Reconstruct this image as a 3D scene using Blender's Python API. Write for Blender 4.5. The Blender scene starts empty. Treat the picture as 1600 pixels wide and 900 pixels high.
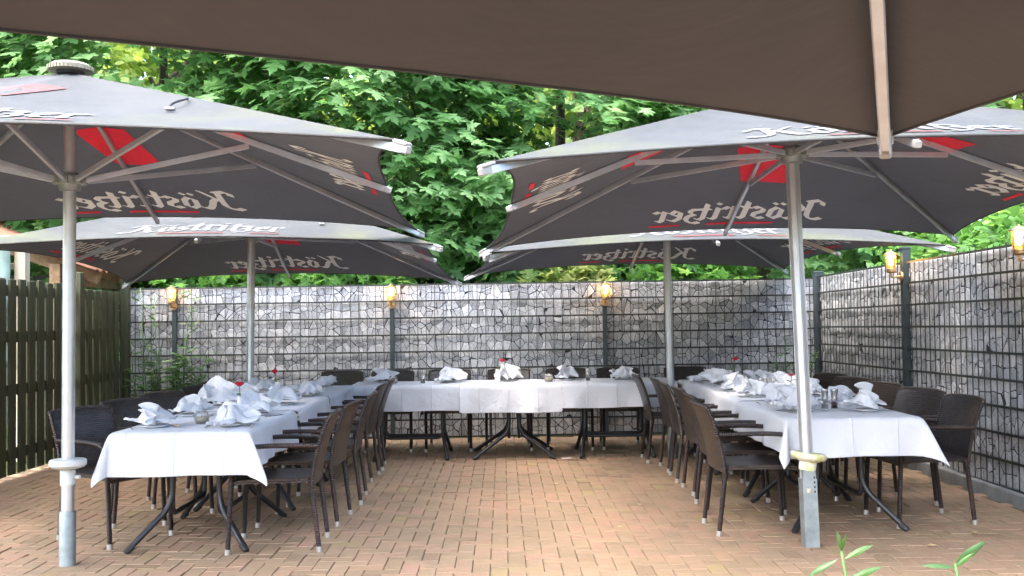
import bpy, math, random
import numpy as np
from mathutils import Vector, Matrix, noise as mnoise

random.seed(7); RNG = np.random.default_rng(11)
sc = bpy.context.scene
COL = sc.collection
pi = math.pi

# ------------------------------------------------------------------ camera, world, sun, exposure
F_PX, CAM_H = 1580.0, 1.39
YAW, PITCH, ROLL = 0.0095, 0.0304, 0.012
cam_data = bpy.data.cameras.new('camera')
cam_data.sensor_fit = 'HORIZONTAL'; cam_data.sensor_width = 36.0
cam_data.lens = 36.0 * F_PX / 1600.0
cam_data.clip_start = 0.05; cam_data.clip_end = 600.0
cam = bpy.data.objects.new('camera', cam_data); COL.objects.link(cam)
_f = Vector((math.sin(YAW) * math.cos(PITCH), math.cos(YAW) * math.cos(PITCH), math.sin(PITCH)))
_r = Vector((math.cos(YAW), -math.sin(YAW), 0)); _u = _r.cross(_f)
_r2 = math.cos(ROLL) * _r - math.sin(ROLL) * _u; _u2 = math.cos(ROLL) * _u + math.sin(ROLL) * _r
M = Matrix((( _r2.x, _u2.x, -_f.x, 0), (_r2.y, _u2.y, -_f.y, 0), (_r2.z, _u2.z, -_f.z, CAM_H), (0, 0, 0, 1)))
cam.matrix_world = M
sc.camera = cam

SUN_EL, SUN_AZ = math.radians(64), math.radians(238)      # azimuth clockwise from +Y (north): behind and left of the camera
world = bpy.data.worlds.new('World'); sc.world = world; world.use_nodes = True
nt = world.node_tree; nt.nodes.clear()
sky = nt.nodes.new('ShaderNodeTexSky'); sky.sky_type = 'NISHITA'; sky.sun_disc = False
sky.sun_elevation = SUN_EL; sky.sun_rotation = SUN_AZ; sky.air_density = 1.0; sky.dust_density = 4.0; sky.ozone_density = 1.0
bg = nt.nodes.new('ShaderNodeBackground'); bg.inputs['Strength'].default_value = 0.15
wo = nt.nodes.new('ShaderNodeOutputWorld')
nt.links.new(sky.outputs[0], bg.inputs[0]); nt.links.new(bg.outputs[0], wo.inputs[0])
sd = bpy.data.lights.new('sun', 'SUN'); sd.energy = 0.9; sd.angle = math.radians(110); sd.color = (1.0, 0.95, 0.87)
sun = bpy.data.objects.new('sun', sd); COL.objects.link(sun)
_sd = Vector((math.sin(SUN_AZ) * math.cos(SUN_EL), math.cos(SUN_AZ) * math.cos(SUN_EL), math.sin(SUN_EL)))
sun.rotation_euler = (-_sd).to_track_quat('-Z', 'Y').to_euler(); sun.location = (0, 0, 30)
sc.view_settings.view_transform = 'Standard'; sc.view_settings.look = 'None'
sc.view_settings.exposure = 3.0; sc.view_settings.gamma = 1.0
sc.view_settings.use_curve_mapping = False
sc.cycles.use_denoising = True
sc.cycles.use_adaptive_sampling = True; sc.cycles.adaptive_threshold = 0.05
sc.cycles.max_bounces = 5; sc.cycles.diffuse_bounces = 4; sc.cycles.transmission_bounces = 4; sc.cycles.transparent_max_bounces = 12
sc.cycles.sample_clamp_indirect = 8.0
sc.cycles.caustics_reflective = False; sc.cycles.caustics_refractive = False

# ------------------------------------------------------------------ node helpers
class NB:
    def __init__(self, name):
        self.m = bpy.data.materials.new(name); self.m.use_nodes = True
        self.t = self.m.node_tree; self.t.nodes.clear()
        self.out = self.t.nodes.new('ShaderNodeOutputMaterial')
    def n(self, kind, **kw):
        nd = self.t.nodes.new(kind)
        for k, v in kw.items():
            if k in nd.inputs: 
                try: nd.inputs[k].default_value = v
                except Exception: pass
            else: setattr(nd, k, v)
        return nd
    def l(self, a, b): self.t.links.new(a, b)
    def pos(self): return self.n('ShaderNodeNewGeometry').outputs['Position']
    def obj(self): return self.n('ShaderNodeTexCoord').outputs['Object']
    def noise(self, vec, scale, detail=4, rough=0.55, dist=0.0):
        n = self.n('ShaderNodeTexNoise'); n.inputs['Scale'].default_value = scale
        n.inputs['Detail'].default_value = detail; n.inputs['Roughness'].default_value = rough; n.inputs['Distortion'].default_value = dist
        if vec is not None: self.l(vec, n.inputs['Vector'])
        return n.outputs['Fac']
    def ramp(self, fac, stops, interp='LINEAR'):
        r = self.n('ShaderNodeValToRGB'); cr = r.color_ramp; cr.interpolation = interp
        while len(cr.elements) < len(stops): cr.elements.new(0.5)
        for e, (p, c) in zip(cr.elements, stops):
            e.position = p; e.color = (*c, 1) if len(c) == 3 else c
        self.l(fac, r.inputs[0]); return r.outputs[0]
    def mix(self, fac, a, b, mode='MIX'):
        m = self.n('ShaderNodeMix'); m.data_type = 'RGBA'; m.blend_type = mode
        for s, v in ((m.inputs[0], fac), (m.inputs[6], a), (m.inputs[7], b)):
            if hasattr(v, 'links') or hasattr(v, 'is_linked'): self.l(v, s)
            else: s.default_value = v if not isinstance(v, tuple) else ((*v, 1) if len(v) == 3 else v)
        return m.outputs[2]
    def math(self, op, a, b=0.0, c=None):
        m = self.n('ShaderNodeMath'); m.operation = op
        for i, v in enumerate((a, b, c)):
            if v is None: continue
            if hasattr(v, 'is_linked'): self.l(v, m.inputs[i])
            else: m.inputs[i].default_value = v
        return m.outputs[0]
    def maprange(self, v, a, b, c=0.0, d=1.0):
        m = self.n('ShaderNodeMapRange'); self.l(v, m.inputs[0])
        for i, x in enumerate((a, b, c, d)): m.inputs[i + 1].default_value = x
        return m.outputs[0]
    def bump(self, h, strength=0.3, dist=0.01, normal=None):
        b = self.n('ShaderNodeBump'); b.inputs['Strength'].default_value = strength; b.inputs['Distance'].default_value = dist
        self.l(h, b.inputs['Height'])
        if normal is not None: self.l(normal, b.inputs['Normal'])
        return b.outputs[0]
    def attr(self, name):
        a = self.n('ShaderNodeAttribute'); a.attribute_name = name; return a.outputs['Fac']
    def principled(self, color, rough=0.6, metal=0.0, normal=None, spec=0.5, **kw):
        p = self.n('ShaderNodeBsdfPrincipled')
        def put(s, v):
            if hasattr(v, 'is_linked'): self.l(v, s)
            else: s.default_value = (*v, 1) if isinstance(v, tuple) and len(v) == 3 else v
        put(p.inputs['Base Color'], color); put(p.inputs['Roughness'], rough); put(p.inputs['Metallic'], metal)
        p.inputs['Specular IOR Level'].default_value = spec
        if normal is not None: self.l(normal, p.inputs['Normal'])
        for k, v in kw.items(): put(p.inputs[k], v)
        return p.outputs[0]
    def done(self, shader):
        self.l(shader, self.out.inputs['Surface']); return self.m

def simple(name, color, rough=0.5, metal=0.0, var=0.15, scale=12.0, bump=0.0, bscale=60.0, spec=0.5):
    b = NB(name); o = b.obj()
    n = b.noise(o, scale, 5)
    dark = tuple(c * (1 - var) for c in color); lite = tuple(min(1, c * (1 + var)) for c in color)
    col = b.ramp(n, [(0.3, dark), (0.7, lite)])
    rg = b.maprange(b.noise(o, scale * 2.3, 3), 0.3, 0.7, max(0.02, rough - 0.08), min(1, rough + 0.08))
    nm = b.bump(b.noise(o, bscale, 3), bump, 0.004) if bump else None
    return b.done(b.principled(col, rg, metal, nm, spec))

# ------------------------------------------------------------------ materials
def mat_paver():
    b = NB('clay_paver'); p = b.pos(); s = b.attr('shade')
    col = b.ramp(s, [(0.0, (0.215, 0.135, 0.080)), (0.22, (0.28, 0.188, 0.110)), (0.45, (0.325, 0.218, 0.134)), (0.65, (0.35, 0.21, 0.134)), (0.82, (0.37, 0.205, 0.14)), (1.0, (0.335, 0.245, 0.114))])
    big = b.noise(p, 0.55, 4, 0.6)
    col = b.mix(b.maprange(big, 0.35, 0.62, 0.0, 0.5), col, (0.175, 0.13, 0.088))
    med = b.noise(p, 3.2, 5, 0.65)
    col = b.mix(b.maprange(med, 0.5, 0.75, 0.0, 0.5), col, (0.16, 0.12, 0.082))
    fine = b.noise(p, 38, 5, 0.7)
    col = b.mix(b.maprange(fine, 0.3, 0.75, 0.0, 0.4), col, (0.37, 0.275, 0.17))
    moss = b.math('MULTIPLY', b.maprange(b.noise(p, 1.1, 3), 0.52, 0.7, 0.0, 1.0), b.maprange(b.noise(p, 14, 5, 0.7), 0.5, 0.7, 0.0, 0.6))
    col = b.mix(moss, col, (0.13, 0.125, 0.055))
    spk = b.noise(p, 160, 2, 0.5)
    col = b.mix(b.maprange(spk, 0.62, 0.75, 0.0, 0.5), col, (0.14, 0.09, 0.06))
    nm = b.bump(b.math('ADD', fine, b.math('MULTIPLY', spk, 0.4)), 0.35, 0.004)
    return b.done(b.principled(col, b.maprange(med, 0.3, 0.7, 0.62, 0.85), 0, nm, 0.35))
def mat_joint():
    b = NB('joint_sand'); p = b.pos()
    n = b.noise(p, 2.1, 4); f = b.noise(p, 90, 4)
    col = b.ramp(f, [(0.3, (0.065, 0.05, 0.033)), (0.7, (0.16, 0.12, 0.08))])
    col = b.mix(b.maprange(n, 0.55, 0.72, 0.0, 0.75), col, (0.075, 0.085, 0.02))
    return b.done(b.principled(col, 0.95, 0, b.bump(f, 0.5, 0.006), 0.2))
def mat_stone():
    b = NB('grey_stone'); p = b.pos(); s = b.attr('shade')
    col = b.ramp(s, [(0.0, (0.26, 0.275, 0.295)), (0.4, (0.41, 0.43, 0.455)), (0.75, (0.52, 0.54, 0.565)), (1.0, (0.64, 0.655, 0.675))])
    v1 = b.noise(p, 16, 6, 0.75, 1.2)
    col = b.mix(b.maprange(v1, 0.45, 0.7, 0.0, 0.75), col, (0.165, 0.178, 0.195))
    v2 = b.noise(p, 60, 6, 0.8, .5)
    col = b.mix(b.maprange(v2, 0.45, 0.75, 0.0, 0.7), col, (0.72, 0.745, 0.77))
    warm = b.noise(p, 1.3, 3)
    col = b.mix(b.maprange(warm, 0.5, 0.75, 0.0, 0.25), col, (0.40, 0.38, 0.34))
    nm = b.bump(b.math('ADD', v1, b.math('MULTIPLY', v2, 0.5)), 0.8, 0.015)
    return b.done(b.principled(col, 0.75, 0, nm, 0.3))
def mat_wicker():
    b = NB('brown_wicker'); o = b.obj()
    # basket weave: two crossed waves in the local frame of the panel
    sep = b.n('ShaderNodeUVMap'); uv = sep.outputs[0]
    br = b.n('ShaderNodeTexBrick'); b.l(uv, br.inputs['Vector'])
    br.inputs['Scale'].default_value = 1.0; br.offset = 0.5; br.inputs['Mortar Size'].default_value = 0.0032
    br.inputs['Mortar Smooth'].default_value = 0.9; br.inputs['Brick Width'].default_value = 0.036; br.inputs['Row Height'].default_value = 0.0145
    br.inputs['Color1'].default_value = (0.058, 0.043, 0.038, 1); br.inputs['Color2'].default_value = (0.012, 0.009, 0.008, 1); br.inputs['Mortar'].default_value = (0.004, 0.003, 0.003, 1)
    h = b.math('SUBTRACT', 1.0, br.outputs['Fac'])
    n = b.noise(o, 9, 4)
    col = b.mix(b.maprange(n, 0.4, 0.7, 0.0, 0.5), br.outputs['Color'], (0.022, 0.018, 0.016))
    return b.done(b.principled(col, 0.30, 0, b.bump(h, 1.0, 0.006), 0.6))
def mat_wrap():
    b = NB('wicker_wrap'); o = b.obj(); uvn = b.n('ShaderNodeUVMap').outputs[0]
    w = b.n('ShaderNodeTexWave'); b.l(uvn, w.inputs['Vector']); w.wave_type = 'BANDS'; w.bands_direction = 'Y'
    w.inputs['Scale'].default_value = 22.0; w.inputs['Distortion'].default_value = 0.6
    n = b.noise(o, 6, 4)
    col = b.ramp(w.outputs['Fac'], [(0.1, (0.012, 0.009, 0.008)), (0.6, (0.024, 0.016, 0.014))])
    col = b.mix(b.maprange(n, 0.5, 0.72, 0.0, 0.7), col, (0.055, 0.024, 0.017))
    return b.done(b.principled(col, 0.33, 0, b.bump(w.outputs['Fac'], 0.9, 0.006), 0.6))
def mat_cloth(name, c, scale=1.0, transl=0.12, crease=0.5):
    b = NB(name); o = b.pos()
    n = b.noise(o, 5 * scale, 4, 0.5, 0.6); f = b.noise(o, 260, 2)
    nm = b.bump(n, crease, 0.03); nm = b.bump(f, 0.08, 0.002, nm)
    if name.startswith('white_table'):
        sp = b.n('ShaderNodeSeparateXYZ'); b.l(b.obj(), sp.inputs[0])
        for ax, step in ((0, .29), (1, .36)):
            fr = b.math('ABSOLUTE', b.math('SUBTRACT', b.math('FRACT', b.math('DIVIDE', b.math('ADD', sp.outputs[ax], 5.1), step)), .5))
            nm = b.bump(b.maprange(fr, 0.0, 0.03, 1.0, 0.0), 0.6, 0.006, nm)
        nm = b.bump(b.noise(o, 17, 5, 0.6, 1.5), 0.3, 0.012, nm)
    p = b.principled(c, 0.85, 0, nm, 0.2, **{'Sheen Weight': 0.15})
    t = b.n('ShaderNodeBsdfTranslucent'); t.inputs['Color'].default_value = (*c, 1)
    mx = b.n('ShaderNodeMixShader'); mx.inputs[0].default_value = transl
    b.l(p, mx.inputs[1]); b.l(t.outputs[0], mx.inputs[2])
    return b.done(mx.outputs[0])
def mat_canopy_top():
    b = NB('faded_canopy_cloth'); o = b.obj(); g = b.n('ShaderNodeObjectInfo').outputs['Random']
    add = b.n('ShaderNodeVectorMath'); add.operation = 'ADD'; b.l(o, add.inputs[0])
    cmb = b.n('ShaderNodeCombineXYZ'); b.l(b.math('MULTIPLY', g, 37.0), cmb.inputs[0]); b.l(cmb.outputs[0], add.inputs[1]); v = add.outputs[0]
    n = b.noise(v, 1.4, 5, 0.6)
    col = b.ramp(n, [(0.3, (0.041, 0.045, 0.047)), (0.7, (0.062, 0.066, 0.067))])
    # algae collects towards the rim (a stain of the cloth itself)
    ln = b.n('ShaderNodeVectorMath'); ln.operation = 'LENGTH'; b.l(o, ln.inputs[0])
    rim = b.maprange(ln.outputs['Value'], 1.3, 2.6, 0.0, 1.0)
    alg = b.math('MULTIPLY', rim, b.maprange(b.noise(v, 1.1, 5, 0.6), 0.45, 0.66, 0.0, 0.75))
    col = b.mix(alg, col, (0.12, 0.135, 0.035))
    d = b.noise(v, 22, 4, 0.7)
    col = b.mix(b.maprange(d, 0.55, 0.8, 0.0, 0.35), col, (0.10, 0.105, 0.105))
    w = b.n('ShaderNodeTexWave'); b.l(o, w.inputs['Vector']); w.bands_direction = 'DIAGONAL'; w.inputs['Scale'].default_value = 1.5; w.inputs['Distortion'].default_value = 5.0; w.inputs['Detail'].default_value = 2
    nm = b.bump(w.outputs['Fac'], 0.25, 0.03); nm = b.bump(b.noise(o, 300, 2), 0.1, 0.002, nm)
    p = b.principled(col, 0.8, 0, nm, 0.3)
    t = b.n('ShaderNodeBsdfTranslucent'); t.inputs['Color'].default_value = (0.06, 0.055, 0.05, 1)
    mx = b.n('ShaderNodeAddShader'); b.l(p, mx.inputs[0]); b.l(t.outputs[0], mx.inputs[1])
    return b.done(mx.outputs[0])
def mat_canopy_under(name='charcoal_canopy_lining', ca=(0.076, 0.096, 0.136), cb=(0.096, 0.120, 0.166)):
    b = NB(name); o = b.obj()
    n = b.noise(o, 1.7, 5, 0.6)
    col = b.ramp(n, [(0.3, ca), (0.7, cb)])
    s = b.noise(o, 6, 5, 0.7)
    col = b.mix(b.maprange(s, 0.62, 0.8, 0.0, 0.5), col, (0.040, 0.032, 0.028))
    sp_ = b.noise(o, 24, 2, 0.5)
    col = b.mix(b.maprange(sp_, 0.73, 0.78, 0.0, 0.6), col, (0.025, 0.02, 0.018))
    nm = b.bump(b.noise(o, 280, 2), 0.15, 0.002); nm = b.bump(b.noise(o, 2.2, 4, 0.6, 0.8), 0.4, 0.06, nm)
    p = b.principled(col, 0.8, 0, nm, 0.3)
    t = b.n('ShaderNodeBsdfTranslucent'); t.inputs['Color'].default_value = (0.05, 0.045, 0.045, 1)
    mx = b.n('ShaderNodeAddShader'); b.l(p, mx.inputs[0]); b.l(t.outputs[0], mx.inputs[1])
    return b.done(mx.outputs[0])
def mat_leaf(name, cols, transl=0.48, rough=0.45):
    b = NB(name); s = b.attr('shade'); p = b.pos()
    col = b.ramp(s, cols)
    big = b.noise(p, 0.7, 3)
    col = b.mix(b.maprange(big, 0.35, 0.7, 0.0, 0.35), col, (0.05, 0.15, 0.035))
    pr = b.principled(col, rough, 0, None, 0.45)
    hs = b.n('ShaderNodeHueSaturation'); hs.inputs['Value'].default_value = 1.5; hs.inputs['Hue'].default_value = 0.485; b.l(col, hs.inputs['Color'])
    t = b.n('ShaderNodeBsdfTranslucent'); b.l(hs.outputs[0], t.inputs['Color'])
    mx = b.n('ShaderNodeMixShader'); mx.inputs[0].default_value = transl
    b.l(pr, mx.inputs[1]); b.l(t.outputs[0], mx.inputs[2])
    return b.done(mx.outputs[0])
def mat_wood(name, a, c, rough=0.75, stretch=(14, 14, 1.2), moss=0.0):
    b = NB(name); o = b.pos()
    mp = b.n('ShaderNodeMapping'); mp.inputs['Scale'].default_value = stretch; b.l(o, mp.inputs['Vector'])
    n = b.noise(mp.outputs[0], 3.0, 6, 0.65, 0.8)
    col = b.ramp(n, [(0.25, a), (0.75, c)])
    if moss:
        col = b.mix(b.maprange(b.noise(o, 2.5, 4), 0.45, 0.7, 0.0, moss), col, (0.058, 0.075, 0.028))
    return b.done(b.principled(col, rough, 0, b.bump(n, 0.4, 0.006), 0.3))
def mat_bark():
    b = NB('bark'); o = b.pos(); mp = b.n('ShaderNodeMapping'); mp.inputs['Scale'].default_value = (6, 6, 1.2); b.l(o, mp.inputs['Vector'])
    n = b.noise(mp.outputs[0], 4, 6, 0.7)
    return b.done(b.principled(b.ramp(n, [(0.3, (0.03, 0.024, 0.018)), (0.7, (0.11, 0.09, 0.07))]), 0.9, 0, b.bump(n, 0.8, 0.03), 0.2))
def mat_glass(name, tint=(1, 1, 1)):
    b = NB(name); g = b.n('ShaderNodeBsdfGlass'); g.inputs['IOR'].default_value = 1.45; g.inputs['Roughness'].default_value = 0.02; g.inputs['Color'].default_value = (*tint, 1)
    t = b.n('ShaderNodeBsdfTransparent'); t.inputs['Color'].default_value = (*tint, 1)
    mx = b.n('ShaderNodeMixShader'); mx.inputs[0].default_value = 0.6; b.l(g.outputs[0], mx.inputs[1]); b.l(t.outputs[0], mx.inputs[2])
    return b.done(mx.outputs[0])
def mat_emit(name, c, s):
    b = NB(name); e = b.n('ShaderNodeEmission'); e.inputs[0].default_value = (*c, 1); e.inputs[1].default_value = s
    return b.done(e.outputs[0])

MT = {}
MT['paver'] = mat_paver(); MT['joint'] = mat_joint(); MT['stone'] = mat_stone()
MT['wicker'] = mat_wicker(); MT['wrap'] = mat_wrap()
MT['linen'] = mat_cloth('white_table_linen', (0.62, 0.64, 0.675), 1.0, 0.10, 0.6)
MT['napkin'] = mat_cloth('white_napkin_linen', (0.70, 0.72, 0.755), 4.0, 0.15, 0.5)
MT['can_top'] = mat_canopy_top(); MT['can_under'] = mat_canopy_under(); MT['can_brown'] = mat_canopy_under('brown_grey_canopy_lining', (0.037, 0.034, 0.034), (0.048, 0.044, 0.044))
MT['print_white'] = simple('white_print', (0.86, 0.92, 0.98), 0.7, 0, 0.06, 9)
MT['print_white_dimmed'] = simple('dimmed_white_print', (0.14, 0.142, 0.145), 0.7, 0, 0.06, 9)  # white print darkened for the top face so the open sky doesn't overexpose it
MT['print_red'] = simple('red_print', (0.80, 0.03, 0.07), 0.7, 0, 0.08, 9)
MT['print_red_faded'] = simple('faded_red_print', (0.12, 0.03, 0.026), 0.7, 0, 0.1, 9)  # faded red, also darkened to offset the bright sky on the top face
MT['alu'] = simple('brushed_aluminium', (0.48, 0.53, 0.60), 0.36, 0.6, 0.10, 8, 0.1, 120)
MT['alu_bright'] = simple('pale_anodised_pole', (0.47, 0.49, 0.50), 0.36, 0.7, 0.08, 6, 0.05, 90)
MT['galv'] = simple('galvanised_steel', (0.25, 0.285, 0.285), 0.5, 0.5, 0.22, 14, 0.15, 60)
MT['plastic_grey'] = simple('pale_grey_plastic', (0.46, 0.49, 0.48), 0.5, 0, 0.12, 10)
MT['plastic_white'] = simple('off_white_plastic', (0.24, 0.24, 0.23), 0.45, 0, 0.10, 10)
MT['cream'] = simple('cream_plastic', (0.22, 0.20, 0.14), 0.5, 0, 0.12, 10)
def mat_algae():
    b = NB('algae_stained_plastic'); o = b.obj(); n = b.noise(o, 14, 5, 0.7)
    col = b.mix(b.maprange(n, 0.45, 0.6, 0.0, 0.85), (0.66, 0.66, 0.58), (0.45, 0.46, 0.12))
    return b.done(b.principled(col, 0.55, 0, b.bump(n, 0.2, 0.004)))
MT['algae'] = mat_algae()
MT['post'] = simple('anthracite_powder_coat', (0.030, 0.042, 0.046), 0.45, 0.0, 0.15, 10, 0.1, 160)
MT['rod'] = simple('dark_green_rod', (0.020, 0.026, 0.024), 0.5, 0.0, 0.3, 7)
MT['backing'] = simple('dark_fill', (0.022, 0.024, 0.028), 0.9)
MT['concrete'] = simple('grey_kerb_concrete', (0.20, 0.21, 0.215), 0.85, 0, 0.25, 7, 0.4, 70)
MT['concrete_pale'] = simple('pale_bounce_paving', (0.36, 0.34, 0.31), 0.85, 0, 0.15, 2, 0.3, 40)
MT['blackmetal'] = simple('black_painted_steel', (0.014, 0.014, 0.016), 0.38, 0.0, 0.2, 9)
MT['rubber'] = simple('black_rubber', (0.018, 0.018, 0.018), 0.7)
MT['tabletop'] = simple('grey_table_board', (0.10, 0.095, 0.09), 0.55)
MT['steel'] = simple('polished_steel', (0.62, 0.61, 0.59), 0.25, 1.0, 0.06)
MT['capmetal'] = simple('worn_foot_cap', (0.50, 0.48, 0.45), 0.4, 0.7, 0.1)
MT['china'] = simple('white_china', (0.80, 0.80, 0.80), 0.2, 0, 0.02)
MT['wax'] = simple('cream_wax', (0.78, 0.74, 0.55), 0.55, 0, 0.05)
MT['pepper'] = simple('peppercorn', (0.05, 0.04, 0.035), 0.7, 0, 0.6, 120)
MT['salt'] = simple('salt', (0.75, 0.75, 0.75), 0.8, 0, 0.1, 120)
MT['glass'] = mat_glass('clear_glass')
MT['lampglass'] = mat_glass('amber_lamp_glass', (1.0, 0.86, 0.6))
MT['bulb'] = mat_emit('lit_bulb', (1.0, 0.62, 0.22), 9.0)
MT['brass'] = simple('aged_brass', (0.50, 0.34, 0.17), 0.4, 0.8, 0.25, 25)
MT['rose'] = simple('red_petal', (0.62, 0.02, 0.05), 0.55, 0, 0.25, 60)
MT['pink'] = simple('pink_petal', (0.75, 0.10, 0.18), 0.55, 0, 0.2, 60)
MT['stem'] = simple('green_stem', (0.07, 0.16, 0.03), 0.5, 0, 0.2, 30)
MT['fence_wood'] = mat_wood('green_weathered_wood', (0.034, 0.037, 0.021), (0.078, 0.082, 0.048), moss=0.45)
MT['raw_wood'] = mat_wood('raw_timber', (0.20, 0.12, 0.06), (0.40, 0.26, 0.14), stretch=(5, 5, 5))
MT['pale_wood'] = mat_wood('pale_timber', (0.42, 0.34, 0.24), (0.58, 0.49, 0.37))
MT['tarp'] = simple('green_tarpaulin', (0.12, 0.18, 0.16), 0.5, 0, 0.25, 5, 0.5, 8)
MT['shed_panel'] = simple('dark_shed_panel', (0.045, 0.047, 0.035), 0.6, 0, 0.2, 5)
MT['rooftile'] = simple('terracotta_roof', (0.26, 0.11, 0.065), 0.8, 0, 0.3, 10, 0.3, 40)
MT['bark'] = mat_bark()
G1 = [(0.0, (0.088, 0.21, 0.060)), (0.45, (0.15, 0.325, 0.105)), (1.0, (0.28, 0.45, 0.21))]
G2 = [(0.0, (0.10, 0.19, 0.03)), (0.5, (0.22, 0.34, 0.055)), (1.0, (0.40, 0.50, 0.11))]
G3 = [(0.0, (0.045, 0.125, 0.022)), (0.5, (0.09, 0.23, 0.045)), (1.0, (0.18, 0.36, 0.08))]
G4 = [(0.0, (0.030, 0.075, 0.018)), (0.5, (0.065, 0.15, 0.030)), (1.0, (0.16, 0.27, 0.06))]
G5 = [(0.0, (0.10, 0.16, 0.03)), (0.5, (0.30, 0.34, 0.10)), (1.0, (0.46, 0.46, 0.22))]
MT['leaf_maple'] = mat_leaf('maple_leaf', G1); MT['leaf_yellow'] = mat_leaf('yellow_green_leaf', G2)
MT['leaf_bright'] = mat_leaf('bright_shrub_leaf', G3); MT['leaf_laurel'] = mat_leaf('laurel_leaf', G4, 0.25, 0.3); MT['leaf_varieg'] = mat_leaf('variegated_leaf', G5)
MT['dry_leaf'] = simple('dry_leaf', (0.50, 0.36, 0.16), 0.7, 0, 0.4, 40)
MT['paper'] = simple('white_paper', (0.75, 0.74, 0.72), 0.8)
def mat_soil():
    b = NB('wooded_soil'); p = b.pos(); n = b.noise(p, 3, 6, 0.7)
    col = b.ramp(n, [(0.3, (0.022, 0.026, 0.012)), (0.7, (0.05, 0.07, 0.022))])
    return b.done(b.principled(col, 0.95, 0, b.bump(n, 0.7, 0.1), 0.1))
MT['soil'] = mat_soil()

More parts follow.
